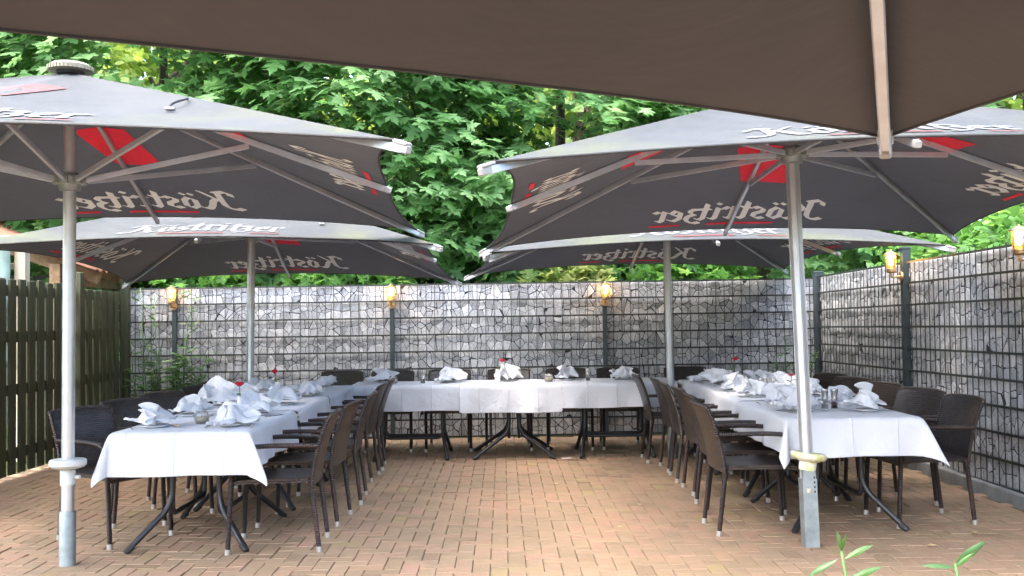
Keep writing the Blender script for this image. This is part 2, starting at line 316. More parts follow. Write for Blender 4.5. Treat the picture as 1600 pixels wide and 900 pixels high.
# ------------------------------------------------------------------ mesh helpers
class MB:
    def __init__(self): self.v = []; self.f = []; self.mi = []; self.sh = []; self.uv = {}
    def add(self, vs, fs, mi=0, sh=0.5, uvs=None):
        o = len(self.v); self.v.extend([tuple(p) for p in vs])
        for k, f in enumerate(fs):
            self.f.append(tuple(i + o for i in f)); self.mi.append(mi); self.sh.append(sh)
            if uvs is not None: self.uv[len(self.f) - 1] = [uvs[i] for i in f]
    def box(self, c, s, mat=None, mi=0, sh=0.5, bev=0.0):
        x, y, z = s[0] / 2, s[1] / 2, s[2] / 2
        if bev <= 0:
            vs = [(-x, -y, -z), (x, -y, -z), (x, y, -z), (-x, y, -z), (-x, -y, z), (x, -y, z), (x, y, z), (-x, y, z)]
            fs = [(0, 3, 2, 1), (4, 5, 6, 7), (0, 1, 5, 4), (1, 2, 6, 5), (2, 3, 7, 6), (3, 0, 4, 7)]
        else:
            b = min(bev, x * .9, y * .9, z * .9); vs = []; fs = []
            ring = lambda xx, yy, zz: [(-xx, -yy, zz), (xx, -yy, zz), (xx, yy, zz), (-xx, yy, zz)]
            vs = ring(x - b, y - b, -z) + ring(x, y, -z + b) + ring(x, y, z - b) + ring(x - b, y - b, z)
            fs = [(3, 2, 1, 0), (12, 13, 14, 15)]
            for r in range(3):
                for i in range(4):
                    j = (i + 1) % 4; fs.append((r * 4 + i, r * 4 + j, r * 4 + 4 + j, r * 4 + 4 + i))
        vs = [Vector(p) for p in vs]
        if mat is not None: vs = [mat @ p for p in vs]
        vs = [p + Vector(c) for p in vs]
        self.add(vs, fs, mi, sh)
    def bar(self, a, b, w, h, up=(0, 0, 1), mi=0, sh=0.5, bev=0.0):
        a, b = Vector(a), Vector(b); d = b - a; L = d.length; d.normalize()
        u = Vector(up); s = d.cross(u)
        if s.length < 1e-4: s = d.cross(Vector((1, 0, 0)))
        s.normalize(); u = s.cross(d)
        m = Matrix((s, d, u)).transposed()
        self.box((a + b) / 2, (w, L, h), m, mi, sh, bev)
    def tube(self, pts, r, n=8, mi=0, sh=0.5, caps=True, flat=None):
        pts = [Vector(p) for p in pts]; rs = r if isinstance(r, (list, tuple)) else [r] * len(pts)
        rings = []; prev = None; dist = 0.0; uvs = []
        for i, p in enumerate(pts):
            t = (pts[min(i + 1, len(pts) - 1)] - pts[max(i - 1, 0)]).normalized()
            if prev is None:
                s = t.cross(Vector((0, 0, 1)))
                if s.length < 1e-3: s = t.cross(Vector((0, 1, 0)))
            else: s = prev - t * prev.dot(t)
            s.normalize(); prev = s; u = s.cross(t)
            if i: dist += (p - pts[i - 1]).length
            rings.append([p + (s * math.cos(2 * pi * k / n) + u * math.sin(2 * pi * k / n)) * rs[i] for k in range(n)])
            uvs += [(k / n, dist) for k in range(n)]
        vs = [q for R in rings for q in R]; fs = []
        for i in range(len(rings) - 1):
            for k in range(n):
                j = (k + 1) % n; fs.append((i * n + k, i * n + j, (i + 1) * n + j, (i + 1) * n + k))
        if caps: fs.append(tuple(range(n - 1, -1, -1))); fs.append(tuple((len(rings) - 1) * n + k for k in range(n)))
        self.add(vs, fs, mi, sh, uvs)
    def lathe(self, prof, c=(0, 0, 0), n=24, mi=0, sh=0.5):
        vs = []; fs = []
        for r, z in prof:
            for k in range(n): vs.append((c[0] + r * math.cos(2 * pi * k / n), c[1] + r * math.sin(2 * pi * k / n), c[2] + z))
        m = len(prof)
        for i in range(m - 1):
            for k in range(n):
                j = (k + 1) % n; fs.append((i * n + k, i * n + j, (i + 1) * n + j, (i + 1) * n + k))
        if prof[0][0] > 1e-5: fs.append(tuple(range(n - 1, -1, -1)))
        if prof[-1][0] > 1e-5: fs.append(tuple((m - 1) * n + k for k in range(n)))
        self.add(vs, fs, mi, sh)
    def grid(self, P, mi=0, sh=0.5, uvs=None, flip=False):
        nu, nv = len(P), len(P[0]); vs = [P[i][j] for i in range(nu) for j in range(nv)]; fs = []
        for i in range(nu - 1):
            for j in range(nv - 1):
                q = (i * nv + j, (i + 1) * nv + j, (i + 1) * nv + j + 1, i * nv + j + 1)
                fs.append(q[::-1] if flip else q)
        u = [uvs[i][j] for i in range(nu) for j in range(nv)] if uvs else None
        self.add(vs, fs, mi, sh, u)
    def mesh(self, name, mats, smooth=False, shade=False):
        me = bpy.data.meshes.new(name); me.from_pydata(self.v, [], self.f)
        for m in (mats if isinstance(mats, (list, tuple)) else [mats]): me.materials.append(m)
        if any(self.mi): me.polygons.foreach_set('material_index', self.mi)
        if smooth: me.polygons.foreach_set('use_smooth', [True] * len(self.f))
        if shade:
            a = me.attributes.new('shade', 'FLOAT', 'FACE'); a.data.foreach_set('value', self.sh)
        if self.uv:
            ul = me.uv_layers.new(name='UVMap')
            for pi_, p in enumerate(me.polygons):
                if pi_ in self.uv:
                    for k, li in enumerate(p.loop_indices): ul.data[li].uv = self.uv[pi_][k]
        me.update(); return me
    def build(self, name, mats, parent=None, smooth=False, shade=False, loc=None):
        return link(name, self.mesh(name, mats, smooth, shade), parent, loc)
def link(name, me, parent=None, loc=None, rot=None):
    o = bpy.data.objects.new(name, me); COL.objects.link(o)
    if parent is not None: o.parent = parent
    if loc is not None: o.location = loc
    if rot is not None: o.rotation_euler = rot
    return o
def tag(o, label=None, cat=None, group=None, kind=None):
    if label: o['label'] = label
    if cat: o['category'] = cat
    if group: o['group'] = group
    if kind: o['kind'] = kind
    return o
def empty(name, loc=(0, 0, 0), rot=(0, 0, 0)):
    o = bpy.data.objects.new(name, None); COL.objects.link(o); o.location = loc; o.rotation_euler = rot; o.empty_display_size = 0.1
    return o
def autosmooth(o, ang=40):
    me = o.data
    me.polygons.foreach_set('use_smooth', [True] * len(me.polygons))
    try: me.set_sharp_from_angle(angle=math.radians(ang))
    except Exception: pass
    return o
def copy_tree(o, parent=None):
    c = o.copy(); COL.objects.link(c); c.parent = parent
    for ch in o.children: copy_tree(ch, c)
    return c
ORD = ['first', 'second', 'third', 'fourth', 'fifth', 'sixth', 'seventh', 'eighth', 'ninth', 'tenth']

# ------------------------------------------------------------------ ground, paving
X0, X1, YN, YF = -4.5, 3.66, -2.0, 11.9
g = MB(); g.add([(-300, -300, -0.022), (300, -300, -0.022), (300, 300, -0.022), (-300, 300, -0.022)], [(0, 1, 2, 3)])
ground = g.build('ground', MT['soil']); tag(ground, kind='structure')
g = MB(); g.add([(X0 - .1, YN, -0.013), (X1 + .1, YN, -0.013), (X1 + .1, YF + .1, -0.013), (X0 - .1, YF + .1, -0.013)], [(0, 1, 2, 3)])
patio = g.build('patio_floor', MT['joint']); tag(patio, kind='structure')
g = MB(); g.add([(-14, -16, -0.004), (14, -16, -0.004), (14, YN, -0.004), (-14, YN, -0.004)], [(0, 1, 2, 3)])
fc = g.build('bounce_forecourt', MT['concrete_pale']); tag(fc, kind='structure')  # unseen paving behind the camera, added to bounce light under the parasols
def brick_mesh(mb, cx, cy, lx, ly, sh, z):
    gp = 0.0022; a, b_ = lx / 2 - gp, ly / 2 - gp; c = 0.0028
    tz = [z + random.uniform(-.0018, .0018) for _ in range(4)]
    vs = []
    for (xx, yy, zz) in ((a, b_, -.03), (a, b_, -.0028), (a - c, b_ - c, 0)):
        for k, (sx, sy) in enumerate(((-1, -1), (1, -1), (1, 1), (-1, 1))): vs.append((cx + sx * xx, cy + sy * yy, tz[k] + zz))
    fs = [(8, 9, 10, 11)]
    for r in range(2):
        for i in range(4): fs.append((r * 4 + i, r * 4 + (i + 1) % 4, r * 4 + 4 + (i + 1) % 4, r * 4 + 4 + i))
    mb.add(vs, fs, 0, sh)
U = 0.1; rest = MB(); near = []
for ix in range(int(X0 / U) - 1, int(X1 / U) + 1):
    for iy in range(int(YN / U), int(YF / U)):
        k = (ix + iy) % 4
        if k == 0: cx, cy, lx, ly = (ix + 1) * U, (iy + .5) * U, .2, .1
        elif k == 2: cx, cy, lx, ly = (ix + .5) * U, (iy + 1) * U, .1, .2
        else: continue
        cx += .015
        if cx < X0 or cx > X1 - .02: continue
        sh = min(1, max(0, random.gauss(0.5, 0.24))); z = max(-.0035, min(.003, random.gauss(0, .0014))) + .003 * mnoise.noise((cx * .8, cy * .8, 0))
        if 5.45 < cy and abs(cx) < .505 * (cy + .05) + .1: near.append((cy, cx, lx, ly, sh, z))
        else: brick_mesh(rest, cx, cy, lx, ly, sh, z)
near.sort()
for i, (cy, cx, lx, ly, sh, z) in enumerate(near):
    if i < 300:
        mb = MB(); brick_mesh(mb, 0, 0, lx, ly, sh, z)
        mb.build('brick', MT['paver'], patio, shade=True, loc=(cx, cy, 0))
    else: brick_mesh(rest, cx, cy, lx, ly, sh, z)
o = rest.build('brick_paving', MT['paver'], patio, shade=True); tag(o, kind='stuff')

# kerb along the stone screen on the right
kb = MB()
ky = 3.0
while ky < 11.6:
    kb.box((3.72, ky + .5, 0.01), (.10, .992, .16), None, 0, 0.5, .008); ky += 1.0
kerb = kb.build('kerb', MT['concrete']); tag(kerb, kind='structure')

# terrain behind the fences
tr = MB(); P = []
for i in range(41):
    row = []
    for j in range(25):
        x = -40 + 2 * i; y = 12.6 + j * 1.6
        z = -0.05 + max(0, (y - 14)) * .16 + .4 * mnoise.noise((x * .15, y * .15, 3))
        if y < 14: z = -0.03
        row.append((x, y, z))
    P.append(row)
tr.grid(P, flip=False); hs = tr.build('hillside', MT['soil'], smooth=True); tag(hs, kind='structure')

# ------------------------------------------------------------------ stone-filled mesh fences
def clip_poly(poly, px, py, nx, ny):
    out = []; n = len(poly)
    for i in range(n):
        a, b = poly[i], poly[(i + 1) % n]
        da = (a[0] - px) * nx + (a[1] - py) * ny; db = (b[0] - px) * nx + (b[1] - py) * ny
        if da <= 0: out.append(a)
        if (da < 0 < db) or (db < 0 < da):
            t = da / (da - db); out.append((a[0] + (b[0] - a[0]) * t, a[1] + (b[1] - a[1]) * t))
    return out
def stones_for(L, Ht, rnd):
    """cells of one bay, in (s, z); each 0.2 m strip carries two or three layers of stones"""
    cells = []; z0 = 0.0
    while z0 < Ht - .02:
        z1 = min(z0 + .2, Ht); pts = []
        s = -.05; 
        while s < L + .05:
            w = rnd.choice([rnd.uniform(.04, .075), rnd.uniform(.06, .13)])
            kk = rnd.random()
            if kk < .2: pts.append((s + w / 2, (z0 + z1) / 2 + rnd.uniform(-.02, .02)))
            else:
                cut = rnd.uniform(.35, .65)
                pts.append((s + w / 2 + rnd.uniform(-.025, .025), z0 + (z1 - z0) * cut * .5 + rnd.uniform(-.01, .01)))
                if kk > .8: pts.append((s + w / 2 + rnd.uniform(-.03, .03), (z0 + z1) / 2 + rnd.uniform(-.02, .02)))
                pts.append((s + w / 2 + rnd.uniform(-.025, .025), z1 - (z1 - z0) * (1 - cut) * .5 + rnd.uniform(-.01, .01)))
            s += w
        for i, p in enumerate(pts):
            if p[0] < -.02 or p[0] > L + .02: continue
            poly = [(max(0, p[0] - .15), z0), (min(L, p[0] + .15), z0), (min(L, p[0] + .15), z1), (max(0, p[0] - .15), z1)]
            for j in range(max(0, i - 9), min(len(pts), i + 10)):
                if j == i: continue
                q = pts[j]
                # anisotropic metric: flatter stones
                dx, dz = q[0] - p[0], (q[1] - p[1])
                poly = clip_poly(poly, (p[0] + q[0]) / 2, (p[1] + q[1]) / 2, dx, dz * 1.5)
                if len(poly) < 3: break
            if len(poly) >= 3: cells.append(poly)
        z0 += .2
    return cells
def inset(poly, d):
    cx = sum(p[0] for p in poly) / len(poly); cz = sum(p[1] for p in poly) / len(poly)
    out = poly; n = len(poly)
    res = [(p[0], p[1]) for p in poly]
    for i in range(n):
        a, b = poly[i], poly[(i + 1) % n]; ex, ez = b[0] - a[0], b[1] - a[1]; l = math.hypot(ex, ez)
        if l < 1e-6: continue
        nx, nz = ez / l, -ex / l
        if (cx - a[0]) * nx + (cz - a[1]) * nz > 0: nx, nz = -nx, -nz
        res = clip_poly(res, a[0] - nx * d, a[1] - nz * d, nx, nz)
        if len(res) < 3: return None
    return res
def area(p): return abs(sum(p[i][0] * p[(i + 1) % len(p)][1] - p[(i + 1) % len(p)][0] * p[i][1] for i in range(len(p)))) / 2
def simplify(poly, m=.008):
    out = []
    for p in poly:
        if not out or math.hypot(p[0] - out[-1][0], p[1] - out[-1][1]) > m: out.append(p)
    return out
def stone_fence(name, label, origin, ang, bays, base_z, Ht, lift, rnd, rank, post_h, post_w, gap=1.0):
    """local frame: s along the fence, d towards the patio, z up"""
    root = empty(name, (origin[0], origin[1], 0), (0, 0, ang)); tag(root, label, 'fence')
    cand = []; off = 0.0; posts = [0.0]
    rods = []
    for L in bays:
        zb = lambda s: base_z + lift * s
        back = MB(); back.box((off + L / 2, .0, zb(off + L / 2) + Ht / 2), (L - .01, .012, Ht - .02))
        back.build('strip_backing', MT['backing'], root)
        for c in stones_for(L, Ht, rnd):
            cc = inset(c, gap * rnd.uniform(.0012, .0040))
            if not cc: continue
            cc = simplify(cc)
            if len(cc) < 3: continue
            # knock the corners off
            n = len(cc); q = []
            for i in range(n):
                a, b, d_ = cc[i - 1], cc[i], cc[(i + 1) % n]
                t = rnd.uniform(.02, .11)
                q.append((b[0] + (a[0] - b[0]) * t, b[1] + (a[1] - b[1]) * t)); q.append((b[0] + (d_[0] - b[0]) * t, b[1] + (d_[1] - b[1]) * t))
            cc = q; A = area(cc)
            if A < .0004: continue
            cand.append((A, off, [(s + off, z + zb(s + off)) for s, z in cc]))
        r = MB()
        nv = int(round(L / .1))
        for i in range(nv + 1):
            s = off + L * i / nv; s = min(max(s, off + .012), off + L - .012)
            r.box((s, -.030, zb(s) + Ht / 2 + .015), (.007, .006, Ht + .03))
        nh = int(Ht / .2) + 1
        for i in range(nh + 1):
            z = min(i * .2, Ht)
            a = Vector((off + .005, -.0395, zb(off) + z)); b = Vector((off + L - .005, -.0395, zb(off + L) + z))
            r.bar(a, b, .011, .018)
        r.build('rod_grid', MT['rod'], root)
        off += L; posts.append(off)
    cand.sort(key=lambda t: -rank(t)); loose = MB()
    for i, (A, _, pl) in enumerate(cand):
        cx = sum(p[0] for p in pl) / len(pl); cz = sum(p[1] for p in pl) / len(pl); n = len(pl)
        h = rnd.uniform(.003, .011); tx, tz = rnd.uniform(-.05, .05), rnd.uniform(-.05, .05)
        sh = min(1, max(0, rnd.gauss(.55, .32)))
        mb = loose if i >= 300 else MB(); ox, oz = (0, 0) if i >= 300 else (cx, cz)
        vs = [(p[0] - ox, -.005, p[1] - oz) for p in pl]
        vs += [((p[0] - ox), -.005 - h * .6 + tx * (p[0] - cx) + tz * (p[1] - cz), (p[1] - oz)) for p in pl]
        vs += [(cx + (p[0] - cx) * .84 - ox, -.005 - h + tx * (p[0] - cx) + tz * (p[1] - cz) + rnd.uniform(-.002, .002), cz + (p[1] - cz) * .84 - oz) for p in pl]
        fs = [tuple(range(2 * n, 3 * n))]
        for r_ in (0, n):
            for k in range(n): fs.append((r_ + k, r_ + (k + 1) % n, r_ + n + (k + 1) % n, r_ + n + k))
        mb.add(vs, fs, 0, sh)
        if i < 300: mb.build('stone', MT['stone'], root, shade=True, loc=(cx, 0, cz))
    if loose.f:
        o = loose.build('stone_fill', MT['stone'], root, shade=True); tag(o, kind='stuff')
    for i, s in enumerate(posts):
        if post_h[i] <= 0: continue
        pm = MB(); w, dd = post_w[i]
        pm.box((s, -.035, post_h[i] / 2), (w, dd, post_h[i]), None, 0, .5, .004)
        pm.box((s, -.035, post_h[i] + .008), (w + .008, dd + .008, .02), None, 0, .5, .004)
        pm.build('post', MT['post'], root)
    return root
WALL_Y = 11.98; RX = 3.76
# back: from the wooden fence at left to the corner
back_x = [-4.42, -3.86, -1.305, 1.205, 3.74]
bays = [back_x[i + 1] - back_x[i] for i in range(4)]
stone_fence('stone_fence', 'long stone-filled wire mesh fence across the back of the patio', (back_x[0], WALL_Y), 0.0, bays, 0.0, 1.79, 0.004, random.Random(3),
            lambda t: t[0], [0, 1.80, 1.80, 1.80, 1.89], [(.05, .05)] * 4 + [(.11, .09)])
# right: from the corner towards the camera (s runs towards -y; patio side is -x)
stone_fence('stone_fence', 'stone-filled wire mesh fence along the kerb on the right side', (RX, 11.90), -pi / 2, [2.6, 2.36, 2.5, 1.2], 0.05, 1.79, 0.009, random.Random(5),
            lambda t: t[0] / (11.9 - min(6.0, sum(p[0] for p in t[2]) / len(t[2]))) ** 2 if sum(p[0] for p in t[2]) / len(t[2]) < 6.0 else 0, [0, 1.99, 2.0, 2.0, 0], [(.07, .07)] * 5, 1.35)

# ------------------------------------------------------------------ wooden board fence on the left
def wood_fence():
    root = empty('board_fence', (-4.46, 10.5, 0)); tag(root, 'weathered green-brown wooden board fence on the left', 'fence')
    for (y0, y1, top, lean) in ((6.7, 8.72, 1.84, 0), (8.76, 10.52, 1.84, 0), (10.66, 11.88, 1.80, .05)):
        for z in (.22, .80, 1.28, 1.70):
            m = MB(); m.box((0, (y0 + y1) / 2 - 10.5, z), (.028, y1 - y0, .10), None, 0, .5, .003); m.build('rail', MT['fence_wood'], root)
        y = y0 + .05; k = 0
        while y < y1 - .03:
            front = k % 2 == 0
            m = MB(); w = .112 if front else .10
            h = top - .08 + random.uniform(-.012, .012)
            rot = Matrix.Rotation(random.uniform(-.006, .006) + (lean if True else 0) * random.uniform(.2, 1) * .4, 3, 'X')
            m.box((0, 0, 0), (.022, w, h), rot, 0, .5, .004)
            m.build('board', MT['fence_wood'], root, loc=((.026 if front else -.026), y - 10.5, .04 + h / 2))
            y += .094; k += 1
    for y, h in ((8.74, 1.90), (10.59, 1.93), (11.92, 1.90)):
        m = MB(); m.box((.03, y - 10.5, h / 2), (.09, .09, h), None, 0, .5, .006); m.build('post', MT['fence_wood'], root)
wood_fence()

# ------------------------------------------------------------------ open timber shed behind the wooden fence
def shed():
    root = empty('timber_shed', (-6.0, 10.6, 0)); tag(root, 'open timber shed with rafters and tarpaulin behind the wooden fence', 'shed')
    def bar(nm, a, b, w, h, mat):
        m = MB(); o = Vector((-6.0, 10.6, 0)); m.bar(Vector(a) - o, Vector(b) - o, w, h, bev=.004); return m.build(nm, mat, root)
    bar('timber_post', (-4.92, 10.4, 0), (-4.92, 10.4, 2.20), .11, .11, MT['pale_wood'])
    bar('timber_post', (-4.96, 11.3, 0), (-4.96, 11.3, 2.06), .12, .12, MT['raw_wood'])
    bar('timber_post', (-7.6, 10.4, 0), (-7.6, 10.4, 2.3), .12, .12, MT['pale_wood'])
    bar('wall_plate', (-7.6, 10.36, 2.25), (-4.8, 10.36, 2.25), .10, .10, MT['pale_wood'])
    bar('cross_rail', (-7.6, 10.46, 1.99), (-4.98, 10.46, 1.99), .05, .07, MT['pale_wood'])
    for y in (11.5, 12.4, 13.3):
        bar('rafter', (-7.6, y, 2.97), (-4.56, y, 1.91), .07, .15, MT['raw_wood'])
    bar('purlin', (-4.75, 11.2, 1.86), (-4.75, 13.5, 1.86), .09, .10, MT['raw_wood'])
    bar('purlin', (-6.2, 11.2, 2.36), (-6.2, 13.5, 2.36), .09, .10, MT['raw_wood'])
    m = MB(); m.box((.1, 3.1, 1.0), (2.9, .04, 2.1)); m.build('dark_panel', MT['shed_panel'], root)
    # corrugated roof
    m = MB(); Pp = []
    for i in range(61):
        y = 11.1 + 2.6 * i / 60; row = []
        for j in range(5):
            x = -7.9 + 3.45 * j / 4
            row.append((x + 6.0, y - 10.6, 3.17 - 1.20 * j / 4 + .018 * math.sin(i * 1.6)))
        Pp.append(row)
    m.grid(Pp); r = m.build('corrugated_roof', MT['rooftile'], root, smooth=True)
    md = r.modifiers.new('thick', 'SOLIDIFY'); md.thickness = .008
    m = MB(); Pp = []
    for i in range(25):
        row = []
        for j in range(17):
            u, v = i / 24, j / 16
            row.append((-7.4 + 2.42 * u + .05 * math.sin(v * 7) * v + 6.0, 10.28 - 10.6 + .05 * math.sin(u * 16 + v * 3) * (.4 + v), 2.26 - 1.3 * v - .04 * math.sin(u * 12.5) ** 2 * (1 - v)))
        Pp.append(row)
    m.grid(Pp); t = m.build('tarpaulin', MT['tarp'], root, smooth=True); md = t.modifiers.new('thick', 'SOLIDIFY'); md.thickness = .004
shed()

# ------------------------------------------------------------------ lettering for the parasols (broad-nib blackletter)
def hull(pts):
    pts = sorted(set(pts))
    def half(ps):
        o = []
        for p in ps:
            while len(o) > 1 and (o[-1][0] - o[-2][0]) * (p[1] - o[-2][1]) - (o[-1][1] - o[-2][1]) * (p[0] - o[-2][0]) <= 0: o.pop()
            o.append(p)
        return o
    a = half(pts); b = half(pts[::-1]); return a[:-1] + b[:-1]
def strokes_to_hulls(strokes, w=.27, th=.06, ang=38):
    c, s = math.cos(math.radians(ang)), math.sin(math.radians(ang)); out = []
    nib = [(sx * w / 2 * c - sy * th / 2 * s, sx * w / 2 * s + sy * th / 2 * c) for sx in (-1, 1) for sy in (-1, 1)]
    for st in strokes:
        for a, b in zip(st[:-1], st[1:]):
            out.append(hull([(round(p[0] + q[0], 4), round(p[1] + q[1], 4)) for p in (a, b) for q in nib]))
    return out
GL = {
 'K': (1.42, [[(-.02, 1.28), (.02, 1.5), (.2, 1.66), (.42, 1.6), (.62, 1.52)], [(.5, 1.58), (.46, 1.2), (.42, .7), (.34, .28), (.16, .02), (-.1, -.06), (-.3, .06)],
      [(1.16, 1.62), (1.0, 1.42), (.72, 1.06), (.52, .86)], [(.62, .98), (.8, .7), (.88, .36), (1.0, .06), (1.16, 0), (1.3, .1)]]),
 'o': (.74, [[(.34, .98), (.1, .82), (.08, .22), (.3, .02), (.52, .2), (.52, .74), (.34, .98)], [(.14, 1.34), (.2, 1.27)], [(.46, 1.34), (.52, 1.27)]]),
 's': (.66, [[(.52, .9), (.36, .99), (.12, .84), (.14, .62), (.42, .44), (.44, .18), (.22, .02), (.0, .1)]]),
 't': (.58, [[(.2, 1.36), (.2, .16), (.32, .03), (.46, .12)], [(.02, .93), (.42, .97)]]),
 'r': (.66, [[(.02, .88), (.14, .96), (.14, .14), (.26, .03), (.34, .1)], [(.2, .82), (.38, .98), (.54, .86)]]),
 'i': (.46, [[(.02, .88), (.14, .96), (.14, .14), (.26, .03), (.38, .12)], [(.13, 1.36), (.2, 1.28)]]),
 'z': (1.12, [[(.2, 1.36), (.2, .16), (.32, .03), (.46, .12)], [(.02, .93), (.5, .96), (.72, .98), (.84, .84), (.78, .66), (.6, .54)], [(.6, .54), (.86, .4), (.9, .12), (.76, -.14), (.5, -.26), (.3, -.2)]]),
 'e': (.66, [[(.08, .48), (.34, .58), (.48, .74), (.34, .98), (.1, .8), (.08, .24), (.3, .03), (.52, .16)]]),
}
def word_runs(rows=84):
    hulls = []; x = 0; marks = {}
    for k, ch in enumerate('Kostrizer'):
        adv, st = GL[ch]; marks[k] = x
        for h in strokes_to_hulls([[(px + x, py) for px, py in s] for s in st], .30 if ch == 'K' else .27): hulls.append(h)
        x += adv
    lo, hi = -.45, 1.85; dy = (hi - lo) / rows; runs = []
    for r in range(rows):
        y = lo + (r + .5) * dy; iv = []
        for h in hulls:
            xs = []
            for i in range(len(h)):
                a, b = h[i], h[(i + 1) % len(h)]
                if (a[1] - y) * (b[1] - y) < 0: xs.append(a[0] + (b[0] - a[0]) * (y - a[1]) / (b[1] - a[1]))
            if len(xs) >= 2: iv.append((min(xs), max(xs)))
        iv.sort(); m = []
        for a, b in iv:
            if m and a <= m[-1][1] + .004: m[-1][1] = max(m[-1][1], b)
            else: m.append([a, b])
        runs += [(a, b, y - dy / 2, y + dy / 2) for a, b in m]
    return runs, x, marks
RUNS, WORD_W, MARKS = word_runs()

# ------------------------------------------------------------------ parasols
RISE, ZM, DSC = .74, .09, .14      # ridge height, lift and inward bow of each rim's middle
def bow(u): return 1 - abs(u) ** 3.4
def panel_pt(S, x, y):
    """height of the canopy over (x, y) in the wedge of the +y side"""
    s = S / 2
    lo, hi = -1.0, 1.0; q = x / max(y, 1e-5)
    for _ in range(28):
        u = (lo + hi) / 2
        if u * s / (s - DSC * bow(u)) < q: lo = u
        else: hi = u
    u = (lo + hi) / 2; t = y / (s - DSC * bow(u))
    return Vector((x, y, surf_z(u, t)))
def surf_z(u, t):
    sag = -.035 * math.sin(pi * min(t, 1)) * (1 - abs(2 * abs(u) - 1) ** 2)
    return RISE + (ZM * (1 - u * u) - RISE) * t + sag
def rotz(v, k):
    c, s = [(1, 0), (0, 1), (-1, 0), (0, -1)][k]; return Vector((v[0] * c - v[1] * s, v[0] * s + v[1] * c, v[2]))
def parasol(name, label, S, base, zrim, tx, ty, yaw, hub_drop, pole_r, kind, strap=False, zm=.09, dsc=.14, printed=True):
    global ZM, DSC
    ZM, DSC = zm, dsc
    cx, sx_, cy, sy_ = math.cos(tx), math.sin(tx), math.cos(ty), math.sin(ty)
    R = Matrix.Rotation(ty, 3, 'Y') @ Matrix.Rotation(tx, 3, 'X') @ Matrix.Rotation(yaw, 3, 'Z')
    root = empty(name, (base[0], base[1], 0), R.to_euler()); tag(root, label, 'parasol', 'beer garden parasols over the tables')
    O = Vector((0, 0, zrim)); s = S / 2
    can = MB(); NT, NU = 15, 32
    for k in range(4):
        for layer in (0, 1):
            P = []
            for i in range(NU + 1):
                u = -1 + 2 * i / NU; row = []
                for j in range(NT):
                    t = .035 + (1 - .035) * j / (NT - 1)
                    p = Vector((u * s * t, (s - DSC * bow(u)) * t, surf_z(u, t) - (.006 if layer else 0)))
                    row.append(rotz(p, k))
                P.append(row)
            can.grid(P, layer, .5, None, flip=(layer == 1))
        # hem closing the two layers
        P = []
        for i in range(NU + 1):
            u = -1 + 2 * i / NU; p = Vector((u * s, s - DSC * bow(u), surf_z(u, 1)))
            P.append([rotz(p + Vector((0, 0, .004)) * 0, k), rotz(p + Vector((0, .004, -.003)), k), rotz(p - Vector((0, 0, .006)), k)])
        can.grid(P, 1)
    canopy = can.build('canopy', [MT['can_top'], MT['can_under' if printed else 'can_brown']], root, smooth=True, loc=O)
    pip = MB()
    for k in range(4):
        pip.tube([rotz(Vector((-s + s * 2 * i / 32, s - DSC * bow(-1 + 2 * i / 32) + .002, surf_z(-1 + 2 * i / 32, 1) - .003)), k) for i in range(33)], .0065, 6)
    pip.build('edge_piping', MT['rubber'], canopy)
    # print on every side, on both faces of the cloth
    sc_ = .182; x_off = -WORD_W * sc_ / 2
    for k in range(4 if printed else 0):
        for lay, dz in ((0, .0055), (1, -.010)):
            red = MT['print_red_faded'] if lay == 0 else MT['print_red']
            def put(m, poly):
                # (px, py) on the panel; reads from outside with the rim below: x runs to -x of the +y wedge
                vs = []
                for px, py in poly:
                    v = panel_pt(S, -px, py); v.z += dz; vs.append(rotz(v, k))
                m.add(vs, [tuple(range(len(vs)))])
            yb = s - DSC - .17; m = MB()
            for a, b, y0, y1 in RUNS:
                put(m, [(x_off + a * sc_, yb - y0 * sc_), (x_off + b * sc_, yb - y0 * sc_), (x_off + b * sc_, yb - y1 * sc_), (x_off + a * sc_, yb - y1 * sc_)])
            m.build('lettering', MT['print_white_dimmed' if lay == 0 else 'print_white'], canopy)
            for xa, xb in ((x_off + 1.55 * sc_, x_off + 4.4 * sc_), (x_off + 5.55 * sc_, x_off + WORD_W * sc_ - .02)):
                m = MB()
                for q in range(8):
                    t0, t1 = xa + (xb - xa) * q / 8, xa + (xb - xa) * (q + 1) / 8
                    put(m, [(t0, yb + .056), (t1, yb + .056), (t1 + .014, yb + .086), (t0 + .014, yb + .086)])
                m.build('underline', red, canopy)
            m = MB()                                     # slanted red ribbon above the word
            for q in range(6):
                ya, yc = .56 + .46 * q / 6, .56 + .46 * (q + 1) / 6
                sh0, sh1 = -.30 * (ya - .62), -.30 * (yc - .62)
                for r0, r1 in ((-.16, 0), (0, .17)):
                    put(m, [(r0 + sh0, ya), (r1 + sh0, ya), (r1 + sh1, yc), (r0 + sh1, yc)])
            m.build('ribbon_mark', red, canopy)
    apex = Vector((0, 0, zrim + RISE))
    hub_z = zrim + RISE - hub_drop
    top_z = zrim + RISE - .05
    for k in range(8):
        a = k * pi / 4
        if k % 2 == 0:
            tip = rotz(Vector((0, s - DSC, surf_z(0, 1))), k // 2)
        else:
            tip = rotz(Vector((s, s, 0)), (k - 1) // 2)
        tip = tip + O; d = (tip - apex); hd = Vector((d.x, d.y, 0)).normalized()
        drop = .034
        st = apex + d * .03 + Vector((0, 0, -drop)); en = tip + Vector((0, 0, -drop)) + d.normalized() * ((.05 if k % 2 else .02) if printed else -.01)
        m = MB(); m.bar(st, en, .024, .036, bev=.003); rib = m.build('rib', MT['alu'], root)
        m = MB(); e2 = en + d.normalized() * (.03 if k % 2 else .015)
        m.bar(en - d.normalized() * .03, e2, .028, .036, bev=.006)
        if k % 2: m.bar(en + Vector((0, 0, .026)) - d.normalized() * .05, e2 + Vector((0, 0, .022)), .036, .018, bev=.006)
